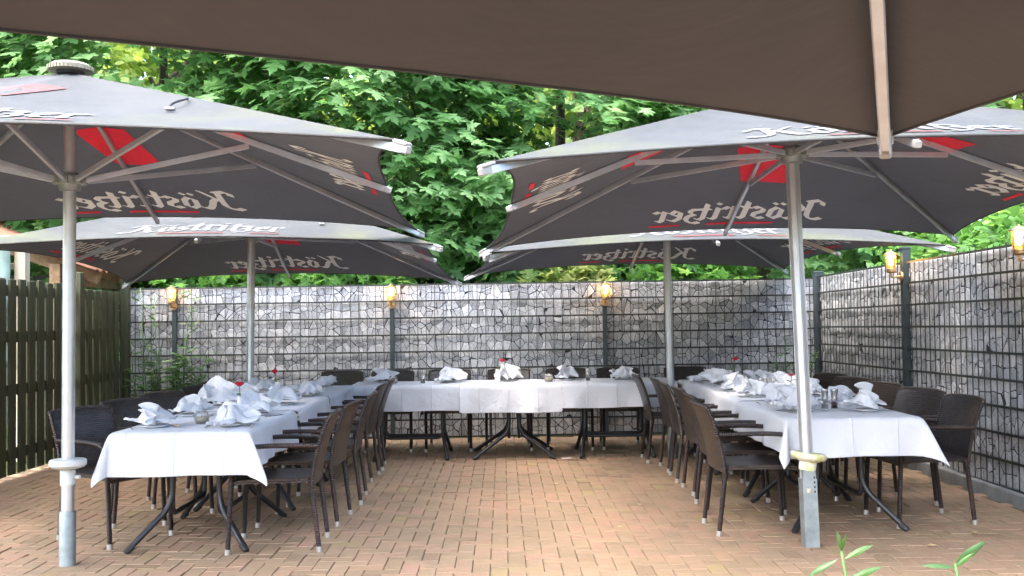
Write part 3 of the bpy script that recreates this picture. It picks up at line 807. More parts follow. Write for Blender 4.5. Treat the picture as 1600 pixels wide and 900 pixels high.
        m.build('rib_end', MT['plastic_white'], rib)
        # strut from the runner to the rib
        fr = .46 if k % 2 else .56
        pt = apex + d * fr + Vector((0, 0, -drop - .03))
        h0 = Vector((0, 0, hub_z)) + hd * (pole_r + .02)
        m = MB(); m.bar(h0, pt, .020, .032, bev=.003); m.build('strut', MT['alu'], root)
    m = MB(); m.lathe([(pole_r + .004, -.06), (pole_r + .022, -.055), (pole_r + .03, -.02), (pole_r + .045, -.015), (pole_r + .045, .025), (pole_r + .015, .03), (pole_r + .012, .05)], (0, 0, hub_z), 20)
    for k in range(8):
        a = k * pi / 4 + pi / 2; m.box(((pole_r + .035) * math.cos(a), (pole_r + .035) * math.sin(a), hub_z + .005), (.05, .035, .05), Matrix.Rotation(a, 3, 'Z'), 0, .5, .004)
    autosmooth(m.build('runner_hub', MT['galv'], root))
    m = MB(); m.lathe([(.02, -.08), (.075, -.07), (.075, -.03), (.02, -.02)], (0, 0, zrim + RISE - .01), 20); autosmooth(m.build('crown_hub', MT['plastic_grey'], root))
    m = MB(); m.lathe([(.075, -.01), (.082, .012), (.085, .02)], (0, 0, zrim + RISE), 28); autosmooth(m.build('neck', MT['rubber'], root))
    m = MB(); m.lathe([(.115, 0), (.125, .006), (.122, .03), (.10, .046), (.03, .052), (0, .053)], (0, 0, zrim + RISE + .004), 36)
    for k in range(36):
        a = 2 * pi * k / 36; m.box((.125 * math.cos(a), .125 * math.sin(a), zrim + RISE + .020), (.008, .010, .026), Matrix.Rotation(a, 3, 'Z'))
    autosmooth(m.build('top_cap', MT['cream'], root))
    # pole
    m = MB()
    if kind == 'round':
        m.lathe([(pole_r, .15), (pole_r, top_z)], (0, 0, 0), 24); autosmooth(m.build('pole', MT['alu_bright'], root))
        m = MB(); m.lathe([(pole_r + .010, -.2), (pole_r + .010, .30), (pole_r + .006, .31)], (0, 0, 0), 24); sl = autosmooth(m.build('ground_sleeve', MT['galv'], root))
        m = MB(); m.lathe([(pole_r + .001, .0), (pole_r + .006, .0), (pole_r + .006, .085), (pole_r + .001, .09)], (0, 0, .46), 24)
        m.tube([(pole_r, 0, .505), (pole_r + .035, -.01, .505)], .011, 10); autosmooth(m.build('clamp', MT['plastic_grey'], root))
        m = MB(); m.lathe([(pole_r + .002, 0), (.055, -.002), (.09, .008), (.102, .022), (.102, .045), (.096, .052), (pole_r + .006, .058), (pole_r + .002, .058)], (0, 0, .555), 32); autosmooth(m.build('collar_tray', MT['plastic_grey'], root))
    elif kind == 'octagon':
        m.lathe([(pole_r, .34), (pole_r, top_z)], (0, 0, 0), 8)
        for k in range(8):
            a = (k + .5) * pi / 4; m.box((pole_r * .935 * math.cos(a), pole_r * .935 * math.sin(a), (top_z + .34) / 2), (.006, .016, top_z - .36), Matrix.Rotation(a, 3, 'Z'))
        m.build('pole', MT['alu_bright'], root)
        m = MB(); m.box((0, 0, .10), (.086, .086, .62), None, 0, .5, .006); m.box((0, -.005, .36), (.074, .074, .20), None, 0, .5, .004)
        sl = m.build('ground_sleeve', MT['galv'], root)
        m = MB(); m.box((-.012, -.046, .34), (.022, .012, .034), None, 0, .5, .003); m.build('locking_bolt', MT['steel'], sl)
        m = MB()
        for q in range(4): m.box((.028, -.0425, .33 + .028 * q), (.009, .003, .013))
        m.build('height_holes', MT['rubber'], sl)
        tilt = Matrix.Rotation(.16, 3, 'Y')
        m = MB(); m.lathe([(pole_r + .003, 0), (.05, 0), (.052, .05), (.075, .06), (.10, .07), (.107, .082), (.107, .10), (.10, .106), (pole_r + .01, .098), (pole_r + .003, .098)], (0, 0, 0), 32)
        m.v = [tuple(tilt @ Vector(p) + Vector((0, 0, .455))) for p in m.v]; autosmooth(m.build('collar_tray', MT['algae'], root))
    else:
        m.lathe([(pole_r, -.2), (pole_r, top_z)], (0, 0, 0), 10); m.build('pole', MT['alu_bright'], root)
        m = MB(); m.lathe([(pole_r + .008, -.2), (pole_r + .008, .3)], (0, 0, 0), 20); m.build('ground_sleeve', MT['galv'], root)
    if strap:
        pts = []
        for q in range(9):
            t = q / 8; v = panel_pt(S, -.9 * 1.0, .95 + .30 * t); v = rotz(v, 2); v.z += .012 + .02 * math.sin(pi * t); v.x += .02 * math.sin(6 * t); pts.append(v + O)
        m = MB(); m.tube(pts, .006, 6); st = m.build('tie_strap', MT['rubber'], root)
        m = MB(); m.box(pts[-1] + Vector((0, 0, .004)), (.045, .03, .014), None, 0, .5, .004); m.build('strap_clip', MT['plastic_white'], st)
    return root
parasol('parasol', 'faded grey parasol on a round pole in front of the left table row', 3.95, (-2.530, 5.906), 2.124, -.003, .004, .064, .64, .036, 'round', True)
parasol('parasol', 'faded grey parasol on a white fluted pole in front of the right table row', 3.75, (1.838, 6.115), 2.042, -.027, -.020, .023, .40, .040, 'octagon')
parasol('parasol', 'faded grey parasol standing behind the left table row by the back fence', 3.75, (-2.405, 9.60), 1.915, -.037, .004, .003, .45, .038, 'plain', True)
parasol('parasol', 'faded grey parasol at the back right, its pole rising behind the corner of the tables', 3.75, (1.655, 9.98), 1.93, -.001, -.011, .077, .42, .038, 'plain')
parasol('parasol', 'large dark parasol overhead close to the camera, seen only from underneath', 4.8, (-0.374, -0.869), 1.80, 0, 0, 0.408, .45, .036, 'round', False, .0, .22, False)

# ------------------------------------------------------------------ tables and cloths
def bend(pts, seg=4, r=.06):
    """round the inner corners of a polyline"""
    pts = [Vector(p) for p in pts]; out = [pts[0]]
    for a, b, c in zip(pts[:-2], pts[1:-1], pts[2:]):
        d1 = (a - b); d2 = (c - b); rr = min(r, d1.length * .45, d2.length * .45)
        p, q = b + d1.normalized() * rr, b + d2.normalized() * rr
        for k in range(seg + 1):
            t = k / seg; out.append(p * (1 - t) ** 2 + b * 2 * t * (1 - t) + q * t * t)
    out.append(pts[-1]); return out
TZ = .735
def table(label, cx, cy, lx, ly, ux, uy, fx, fy, rot=0.0):
    root = empty('table', (cx, cy, 0), (0, 0, rot)); tag(root, label, 'table', 'tables set in a horseshoe')
    m = MB(); m.box((0, 0, TZ - .014), (lx, ly, .028), None, 0, .5, .006); m.build('tabletop', MT['tabletop'], root)
    for sx in (-1, 1):
        for sy in (-1, 1):
            m = MB(); pts = bend([(sx * ux, sy * uy, TZ - .03), (sx * ux, sy * uy, .26), (sx * fx, sy * fy, .014)], 5, .10)
            m.tube(pts, .019, 10); lg = autosmooth(m.build('leg', MT['blackmetal'], root), 60)
            d = Vector((sx * (fx - ux), sy * (fy - uy), -.2)).normalized()
            m = MB(); e = Vector((sx * fx, sy * fy, .014)); m.tube([e - d * .05, e + d * .008], [.023, .018], 10); m.build('foot_cap', MT['rubber'], lg)
    for s in (-1, 1):
        m = MB()
        if ux > uy: pts = bend([(-ux, s * uy, .34), (-ux, s * uy, .20), (ux, s * uy, .20), (ux, s * uy, .34)], 5, .08)
        else: pts = bend([(s * ux, -uy, .34), (s * ux, -uy, .20), (s * ux, uy, .20), (s * ux, uy, .34)], 5, .08)
        m.tube([p + Vector((0, 0, -.0)) for p in pts], .016, 10); autosmooth(m.build('stretcher', MT['blackmetal'], root), 60)
    return root
def cloth(label, cx, cy, lx, ly, dl, dr, df, db, seed, zoff=0.0, rot=0.0, flare=.10, puddle=0.0):
    """draped sheet; drops on the left, right, front (towards the camera) and back side"""
    rd = random.Random(seed); ph = [rd.uniform(0, 6.28) for _ in range(8)]
    ax, bx, ay, by = -lx / 2, lx / 2, -ly / 2, ly / 2
    def axis(a, b, d0, d1):
        n = max(6, int((b - a) / .045)); v = [a + (b - a) * i / n for i in range(n + 1)]
        pre = [a - d0 * i / 9 for i in range(9, 0, -1)] if d0 > .01 else []
        post = [b + d1 * i / 9 for i in range(1, 10)] if d1 > .01 else []
        return pre + v + post
    xs, ys = axis(ax, bx, dl, dr), axis(ay, by, df, db)
    zt = TZ + .006 + zoff; P = []
    for x in xs:
        row = []
        for y in ys:
            ex = (x - bx) if x > bx else (x - ax) if x < ax else 0
            ey = (y - by) if y > by else (y - ay) if y < ay else 0
            px, py = min(max(x, ax), bx), min(max(y, ay), by)
            r = math.hypot(ex, ey)
            z = zt + .0025 * mnoise.noise((x * 6 + seed, y * 6, seed)) + .007 * max(0, mnoise.noise((x * 2.3, y * 2.3 + seed, 5))) + .0035 * abs(mnoise.noise((x * 9, y * 4 + seed, 9)))
            if r > 1e-6:
                ox, oy = ex / r, ey / r
                both = abs(ox * oy) * 2
                sl = flare + .32 * both ** 1.3
                if both < .5: sl += .08 * math.sin(7.5 * (px + py) + ph[0]) * min(1, r / .12) + .06 * math.sin(19 * (px - py) + ph[1]) * min(1, r / .2)
                sl += .05 * mnoise.noise((px * 3 + seed, py * 3, r * 3))
                k = min(1, r / .03); out = .012 * math.sin(k * pi / 2) + r * sl
                # flip the fold at corners into one standing pleat
                tw = both * .35 * (1 if math.sin(ph[2] + ox) > -2 else -1)
                px += ox * out - oy * out * tw; py += oy * out + ox * out * tw * .3
                z = zt - .012 * (1 - math.cos(k * pi / 2)) - max(0, r - .012) * math.sqrt(max(.05, 1 - sl * sl)) * (1 + .05 * mnoise.noise((px * 2.1 + seed, py * 2.1, 1)))
                z -= .0
            row.append((px, py, z))
        P.append(row)
    m = MB(); m.grid(P); o = m.build('tablecloth', MT['linen'], None, smooth=True)
    o.location = (cx, cy, 0); o.rotation_euler = (0, 0, rot)
    md = o.modifiers.new('thick', 'SOLIDIFY'); md.thickness = .0016; md.offset = 1
    md = o.modifiers.new('sub', 'SUBSURF'); md.levels = 1; md.render_levels = 1
    tag(o, label, 'tablecloth', 'white tablecloths'); return o
LXc, RXc, BYc = -1.925, 2.205, 10.37
# left row, three tables
lt = [(6.70, 1.32), (8.03, 1.32), (9.36, 1.32)]
for i, (y, ln) in enumerate(lt):
    table(['black-legged table at the camera end of the left row', 'middle table of the left row', 'table at the far end of the left row'][i], LXc + .01 * i, y, .80, ln - .01, .145, .34, .36, .54)
cloth('white tablecloth hanging over the camera end of the left table row', LXc, 6.70, .82, 1.34, .22, .22, .255, .0, 3, .0, .0, .09)
cloth('white tablecloth covering the middle of the left table row', LXc + .01, 8.03, .82, 1.36, .22, .21, 0, 0, 8, .0035, .01)
cloth('white tablecloth covering the far end of the left table row', LXc + .02, 9.37, .82, 1.36, .22, .21, 0, .0, 14, .0065, -.01)
# right row
rt = [(7.02, 1.30), (8.33, 1.30), (9.64, 1.30)]
for i, (y, ln) in enumerate(rt):
    table(['black-legged table at the camera end of the right row', 'middle table of the right row', 'table at the far end of the right row'][i], RXc, y, .80, ln - .01, .145, .34, .36, .54)
cloth('white tablecloth hanging over the camera end of the right table row', RXc, 7.02, .85, 1.32, .22, .22, .245, .0, 21, .0, .0, .09)
cloth('white tablecloth covering the middle of the right table row', RXc, 8.33, .84, 1.34, .22, .21, 0, 0, 27, .0035, -.008)
cloth('white tablecloth covering the far end of the right table row', RXc, 9.64, .84, 1.34, .22, .21, 0, 0, 33, .0065, .008)
# back table, three tables side by side
for i, x in enumerate((-.92, .10, 1.12)):
    if i == 1: table('middle table of the back row with splayed feet', x, BYc, 1.0, .70, .05, .20, .40, .34)
    else: table(['left table of the back row', 'right table of the back row'][i // 2], x, BYc, 1.0, .70, .30, .12, .36, .36)
cloth('white tablecloth on the left part of the back table', -.97, BYc, 1.12, .74, 0, 0, .25, .2, 41, .0, .0, .06)
cloth('white tablecloth on the middle of the back table, hanging a little lower', .07, BYc, 1.02, .745, 0, 0, .28, .2, 44, .0035, .0, .06)
cloth('white tablecloth on the right part of the back table', 1.14, BYc, 1.16, .74, 0, 0, .245, .2, 47, .0065, .0, .06)

# ------------------------------------------------------------------ wicker armchair
def make_chair():
    """origin under the seat centre; faces +y; rear is -y"""
    root = empty('wicker_armchair')
    W, Dp = .44, .44
    # seat
    m = MB(); P = []; Q = []; uv = []
    for i in range(9):
        u = -1 + i / 4; row = []; row2 = []; r3 = []
        for j in range(11):
            v = j / 10; y = -.215 + .46 * v; x = u * (.215 + .02 * v)
            z = .445 - .014 * (1 - u * u) * math.sin(pi * v) - (.018 * ((v - .8) / .2) ** 2 if v > .8 else 0)
            row.append((x, y, z)); row2.append((x, y, z - .026)); r3.append((x, y))
        P.append(row); Q.append(row2); uv.append(r3)
    m.grid(P, uvs=uv); m.grid(Q, uvs=uv, flip=True)
    m.grid([[P[i][0], Q[i][0]] for i in range(9)], flip=False, uvs=[[(uv[i][0][0], 0), (uv[i][0][0], .026)] for i in range(9)])
    m.grid([[P[i][-1], Q[i][-1]] for i in range(9)], flip=True, uvs=[[(uv[i][0][0], 0), (uv[i][0][0], .026)] for i in range(9)])
    for e in (0, -1): m.grid([[P[e][j], Q[e][j]] for j in range(11)], flip=(e == 0), uvs=[[(P[e][j][1], 0), (P[e][j][1], .026)] for j in range(11)])
    m.build('seat', MT['wicker'], root, smooth=False)
    autosmooth(root.children[-1], 50)
    # backrest: gently curved sheet, flaring at the top
    def back_pt(u, v, off=0):
        z = .40 + .425 * v
        y = -.225 - .03 * v - .085 * v * v - .028 * (1 - u * u) * (.4 + .6 * v) - off
        x = u * (.215 + .018 * v - .006 * v * v)
        if v > .93: z -= .012 * abs(u) ** 4
        return (x, y, z)
    m = MB(); P = []; Q = []; uv = []
    for i in range(11):
        u = -1 + i / 5; P.append([back_pt(u, j / 14) for j in range(15)]); Q.append([back_pt(u, j / 14, .022) for j in range(15)]); uv.append([(u * .22, .47 * j / 14) for j in range(15)])
    m.grid(P, uvs=uv, flip=True); m.grid(Q, uvs=uv)
    m.build('backrest', MT['wicker'], root); autosmooth(root.children[-1], 60)
    m = MB(); edge = [back_pt(-1, j / 14, .011) for j in range(15)] + [back_pt(-1 + i / 5, 1, .011) for i in range(1, 11)] + [back_pt(1, j / 14, .011) for j in range(13, -1, -1)]
    m.tube(edge, .0135, 8); autosmooth(m.build('back_frame', MT['wrap'], root), 60)
    for sx in (-1, 1):
        # rear leg
        m = MB(); pts = [(sx * .205, -.225, .44), (sx * .205, -.245, .30), (sx * .205, -.277, .03)]
        m.tube(pts, [.0165, .0155, .015], 10); lg = autosmooth(m.build('leg', MT['wrap'], root), 60)
        m = MB(); m.tube([(sx * .205, -.2765, .034), (sx * .205, -.28, 0)], .0178, 12); autosmooth(m.build('foot_cap', MT['capmetal'], lg), 60)
        # front leg running up into the armrest
        m = MB(); pts = [(sx * .235, .235, .63 - .18), (sx * .235, .245, .30), (sx * .235, .2585, .03)]
        m.tube(pts, [.0165, .0155, .015], 10); lg = autosmooth(m.build('leg', MT['wrap'], root), 60)
        m = MB(); m.tube([(sx * .235, .2582, .034), (sx * .235, .26, 0)], .0178, 12); autosmooth(m.build('foot_cap', MT['capmetal'], lg), 60)
        m = MB(); pts = bend([(sx * .235, .237, .43), (sx * .238, .225, .63), (sx * .246, .02, .648), (sx * .230, -.275, .64)], 6, .09)
        m.tube(pts, .0155, 10); ar = autosmooth(m.build('armrest', MT['wrap'], root), 60)
    return root
chair0 = make_chair(); used = [False]
def place_chair(x, y, ang, label, group):
    """ang: direction the sitter faces, 0 = +y"""
    c = chair0 if not used[0] else copy_tree(chair0); used[0] = True
    c.location = (x, y, 0); c.rotation_euler = (0, 0, ang)
    tag(c, label, 'chair', group)
N_ = lambda i: ORD[i]
face_l, face_r, face_c = pi / 2, -pi / 2, pi       # towards -x, +x, the camera
for i, (x, y, a) in enumerate([(-1.41, 6.34, .05), (-1.40, 7.12, -.06), (-1.375, 7.89, .04), (-1.42, 8.98, -.03), (-1.42, 9.62, .05)]):
    place_chair(x, y, face_l + a, f'brown wicker armchair on the aisle side of the left row, {N_(i)} from the camera', 'chairs on the aisle side of the left row')
for i, (x, y, a) in enumerate([(1.625, 6.64, .03), (1.70, 7.34, -.02), (1.74, 8.08, .02), (1.73, 8.70, -.03), (1.74, 9.28, .02), (1.645, 9.86, .0)]):
    place_chair(x, y, face_r + a, f'brown wicker armchair on the aisle side of the right row, {N_(i)} from the camera', 'chairs on the aisle side of the right row')
for i, (x, y, a) in enumerate([(-2.53, 6.62, -.55), (-2.47, 7.34, -.45), (-2.45, 8.04, -.5), (-2.38, 8.86, -.45), (-2.42, 9.52, -.3)]):
    place_chair(x, y, face_r + a, f'brown wicker armchair between the wooden fence and left row, {N_(i)} from the camera', 'chairs on the wooden fence side of the left row')
for i, (x, y, a) in enumerate([(2.79, 6.84, .10), (2.80, 7.45, .34), (2.78, 8.15, .40), (2.80, 8.85, .42), (2.80, 9.48, .40)]):
    place_chair(x, y, face_l + a, f'brown wicker armchair between the right row and stone fence, {N_(i)} from the camera', 'chairs on the stone fence side of the right row')
for i, x in enumerate([-1.80, -1.22, -.59, .055, .70, 1.28, 2.02]):
    place_chair(x, 10.93, face_c + random.uniform(-.04, .04), f'brown wicker armchair behind the back table, {N_(i)} from the left', 'chairs behind the back table')

# ------------------------------------------------------------------ things on the tables
ZT = TZ + .0085
def napkin_mesh(seed):
    rd = random.Random(seed * 7 + 1); m = MB()
    # two or three overlapping fans of folded cloth leaning different ways
    for fan in range(rd.choice([2, 2, 3])):
        R = rd.uniform(.085, .135) * (1 if fan == 0 else .8); lean = rd.uniform(.2, 1.1); pl = rd.choice([2, 3, 3.5, 4])
        az = rd.uniform(-.7, .7) + fan * 1.9; a0, a1 = rd.uniform(0, .5), pi - rd.uniform(0, .9); ox, oy = (0, 0) if fan == 0 else (rd.uniform(-.05, .05), rd.uniform(-.05, .05))
        P = []
        for i in range(25):
            a = a0 + (a1 - a0) * i / 24; row = []
            sq = 1 / max(abs(math.cos(a + .5)), abs(math.sin(a + .5)))            # corners of the square cloth
            for j in range(9):
                t = j / 8; rr = R * (.12 + .88 * t) * (.55 + .5 * sq)
                amp = .034 * t * math.sin(pl * a * 1.3 + seed + fan) + .012 * t * math.sin(7 * a + fan)
                x, y, z = rr * math.cos(a), amp + lean * rr * math.sin(a) * .6, .010 + rr * math.sin(a) * (.85 - .3 * min(1, lean))
                row.append((ox + x * math.cos(az) - y * math.sin(az), oy + x * math.sin(az) + y * math.cos(az), z))
            P.append(row)
        m.grid(P)
    # loose rolled folds lying at the foot
    for q in range(3):
        a0 = rd.uniform(0, 6.28); P = []
        w, l, hh = rd.uniform(.06, .10), rd.uniform(.12, .19), rd.uniform(.025, .07)
        for i in range(13):
            u = -1 + i / 6; row = []
            for j in range(11):
                v = j / 10
                x = l * v - .03; y = u * w * (1 - .35 * v)
                z = .006 + hh * math.exp(-((v - .25) / .28) ** 2) * (1 - u * u * .8) + .016 * abs(math.sin(4 * u + 3 * v + q + seed)) * (.3 + v)
                row.append((x * math.cos(a0) - y * math.sin(a0), x * math.sin(a0) + y * math.cos(a0), z))
            P.append(row)
        m.grid(P)
    vs = []
    for p in m.v:
        n = mnoise.noise_vector((p[0] * 11 + seed * 3.1, p[1] * 11, p[2] * 11)); n2 = mnoise.noise_vector((p[0] * 30 + seed, p[1] * 30, p[2] * 30))
        vs.append((p[0] + .018 * n.x + .003 * n2.x, p[1] + .018 * n.y + .004 * n2.y, max(.003, p[2] + .014 * n.z + .004 * n2.z)))
    m.v = vs
    return m.mesh('napkin', MT['napkin'], smooth=True)
NAP = [napkin_mesh(k) for k in range(11)]
plate_m = MB(); plate_m.lathe([(0, .004), (.055, .004), (.062, .007), (.088, .016), (.09, .018), (.088, .019), (.06, .010), (.0, .008)], (0, 0, 0), 32)
PLATE = plate_m.mesh('plate', MT['china'], smooth=True)
def fork_mesh():
    m = MB(); m.bar((0, -.09, .004), (0, .04, .006), .007, .0025); m.bar((0, .035, .006), (0, .055, .008), .018, .0025)
    for k in range(4): m.bar((-.008 + .0053 * k, .05, .008), (-.008 + .0053 * k, .095, .006), .0028, .002)
    return m.mesh('fork', MT['steel'])
def knife_mesh():
    m = MB(); m.bar((0, -.10, .004), (0, .0, .005), .010, .005, bev=.001); m.bar((.002, 0, .004), (.002, .105, .004), .016, .0018)
    return m.mesh('knife', MT['steel'])
FORK, KNIFE = fork_mesh(), knife_mesh()
def setting(i, x, y, ang, label_where, table_word, cutlery, plate=True, z=ZT, sc_=1.0):
    if plate:
        p = link('plate', PLATE, None, (x, y, z)); tag(p, f'white plate under napkin, {label_where}', 'plate', 'white plates on the tables')
    n = link('napkin', NAP[i % len(NAP)], None, (x, y, z + (.012 if plate else .001)), (0, 0, ang))
    sc_ *= random.uniform(1.25, 1.55); n.scale = (sc_, sc_, sc_ * random.uniform(1.1, 1.4)); md = n.modifiers.new('thick', 'SOLIDIFY'); md.thickness = .003
    md = n.modifiers.new('sub', 'SUBSURF'); md.levels = 1; md.render_levels = 1
    tag(n, f'crumpled white napkin, {label_where}', 'napkin', 'white napkins on the tables')
    if cutlery:
        d = Vector((math.cos(ang), math.sin(ang), 0)) * .135
        f = link('fork', FORK, None, (x - d.x, y - d.y, z), (0, 0, ang)); tag(f, f'steel fork, {label_where}', 'fork', 'forks on the tables')
        k = link('knife', KNIFE, None, (x + d.x, y + d.y, z), (0, 0, ang)); tag(k, f'steel knife, {label_where}', 'knife', 'knives on the tables')
k = 0
for i, y in enumerate([6.27, 7.0, 7.80, 8.75, 9.6]):
    setting(k, -1.70, y + random.uniform(-.05, .05), random.uniform(-.5, .5), f'{N_(i)} from camera on aisle side of left row', 'left', i < 2); k += 1
for i, y in enumerate([6.30, 7.0, 7.75, 8.55, 9.25]):
    setting(k, -2.16, y + random.uniform(-.05, .05), random.uniform(-.5, .5), f'{N_(i)} from camera on wooden fence side of left row', 'left', i < 2); k += 1
for i, y in enumerate([6.85, 7.42, 8.05, 8.66, 9.25, 9.82]):
    setting(k, 2.0, y + random.uniform(-.05, .05), random.uniform(-.5, .5), f'{N_(i)} from camera on aisle side of right row', 'right', i < 2); k += 1
for i, y in enumerate([6.72, 7.36, 8.05, 8.75, 9.4]):
    setting(k, 2.43, y + random.uniform(-.05, .05), random.uniform(-.5, .5), f'{N_(i)} from camera on stone fence side of right row', 'right', i < 2, True, ZT, 1.12 if i == 0 else 1.0); k += 1
for i, x in enumerate([-1.22, -.57, .07, .66, 1.22]):
    setting(k, x, 10.44, random.uniform(-.4, .4), f'{N_(i)} from the left on the back table', 'back', i in (1, 3)); k += 1

def candle(x, y, label):
    r = empty('candle_jar', (x, y, ZT)); tag(r, label, 'candle', 'candle jars on the tables')
    m = MB(); m.lathe([(.030, .0), (.043, .010), (.048, .035), (.043, .062), (.036, .080), (.034, .083), (.041, .060), (.0455, .035), (.040, .012), (.0, .006)], (0, 0, 0), 28); m.build('glass_jar', MT['glass'], r, smooth=True)
    m = MB(); m.lathe([(.0, .008), (.036, .012), (.0425, .033), (.041, .046), (.0, .044)], (0, 0, 0), 24); w = m.build('candle_wax', MT['wax'], r, smooth=True)
    m = MB(); m.tube([(0, 0, .044), (.002, 0, .056)], .0016, 6); m.build('wick', MT['rubber'], w)
candle(-1.93, 6.50, 'round glass candle jar near the camera end of the left table')
candle(-1.86, 8.55, 'round glass candle jar halfway along the left table')
candle(-1.12, 10.30, 'round glass candle jar by the leftmost napkin on the back table')
candle(.46, 10.28, 'round glass candle jar in the middle of the back table')
candle(2.16, 7.18, 'round glass candle jar in front of the pink flower')
def flower(x, y, label, kind, lean=0.0, h=.20):
    r = empty('flower_vase', (x, y, ZT)); tag(r, label, 'vase', 'flower vases on the tables')
    m = MB(); m.lathe([(.0, .0), (.028, .0), (.030, .006), (.026, .05), (.021, .10), (.018, .128), (.021, .135), (.018, .133), (.015, .125), (.0, .02)], (0, 0, 0), 24); m.build('vase', MT['china'], r, smooth=True)
    m = MB(); top = Vector((lean, -.01, h)); m.tube([(0, 0, .02), (lean * .3, 0, .13), (lean * .8, -.006, h - .03), top], .0025, 6)
    for a, zz in ((.3, .15), (3.4, .165), (2.0, .14)):
        d = Vector((math.cos(a), math.sin(a) - .3, .25)); u = Vector((-math.sin(a), math.cos(a), 0)); b = Vector((lean * .4, 0, zz))
        m.add([b, b + d * .03 + u * .017, b + d * .062, b + d * .03 - u * .017], [(0, 1, 2, 3)])
    m.build('stem', MT['stem'], r)
    m = MB()
    if kind == 'rose':
        for ring, (rr, hh, n, op) in enumerate(((.008, .030, 3, .2), (.014, .032, 4, .5), (.021, .030, 5, .9), (.027, .024, 6, 1.3))):
            for q in range(n):
                a = 2 * pi * q / n + ring * .7; P = []
                for i in range(5):
                    s = -1 + i / 2; row = []
                    for j in range(4):
                        t = j / 3; rad = rr * (.35 + .65 * t) + op * .006 * t * t; aa = a + s * (pi / n) * 1.15
                        row.append((top.x + rad * math.cos(aa), top.y + rad * math.sin(aa), top.z - .012 + hh * t * (1 - .18 * s * s)))
                    P.append(row)
                m.grid(P)
        mat = MT['rose']
    else:
        for ring, (n, ln, el) in enumerate(((16, .042, .25), (12, .034, .6), (8, .02, 1.0))):
            for q in range(n):
                a = 2 * pi * q / n + ring * .2; d = Vector((math.cos(a) * math.cos(el), math.sin(a) * math.cos(el), math.sin(el))); u = Vector((-math.sin(a), math.cos(a), 0)) * .006
                m.add([top, top + d * ln * .5 + u, top + d * ln + Vector((0, 0, .003)), top + d * ln * .5 - u], [(0, 1, 2, 3)])
        mat = MT['pink']
    m.build('bloom', mat, r, smooth=(kind == 'rose'))
flower(-1.82, 7.02, 'slim white vase with a red rose at the front of left table', 'rose', -.002, .215)
flower(-1.92, 8.62, 'slim white vase with a red rose further back on left table', 'rose', -.018, .22)
flower(-.06, 10.30, 'slim white vase with a red rose on the back table', 'rose', .05, .22)
flower(2.14, 9.55, 'slim white vase with a dark red rose at the far end of right table', 'rose', .05, .24)
flower(2.19, 7.70, 'white vase with a pink gerbera on the right table', 'gerbera', .0, .185)
def mill(x, y, label, fill):
    r = empty('spice_mill', (x, y, ZT)); tag(r, label, 'mill', 'spice mills on the tables')
    m = MB(); m.lathe([(.022, .0), (.0235, .004), (.021, .07), (.019, .07), (.0215, .006), (.0, .004)], (0, 0, 0), 22); m.build('glass_body', MT['glass'], r, smooth=True)
    m = MB(); m.lathe([(.0, .006), (.0195, .007), (.0188, .045), (.0, .046)], (0, 0, 0), 18); m.build('contents', MT[fill], r, smooth=True)
    m = MB(); m.lathe([(.022, .068), (.0215, .09), (.024, .125), (.0255, .130), (.024, .134), (.0, .135)], (0, 0, 0), 22); autosmooth(m.build('grinder_top', MT['steel'], r))
mill(2.215, 6.98, 'steel-topped salt mill next to the fluted pole', 'salt'); mill(2.275, 6.96, 'steel-topped pepper mill near the big napkin at camera end', 'pepper')
mill(2.10, 8.25, 'steel-topped salt mill halfway along the right table', 'salt'); mill(2.17, 8.27, 'steel-topped pepper mill halfway along the right table', 'pepper')
mill(2.02, 9.60, 'steel-topped salt mill by the dark red rose', 'salt'); mill(2.07, 9.62, 'steel-topped pepper mill by the dark red rose', 'pepper')
mill(-.82, 10.32, 'steel-topped pepper mill on the left of the back table', 'pepper'); mill(.86, 10.32, 'steel-topped pepper mill on the right of the back table', 'pepper')

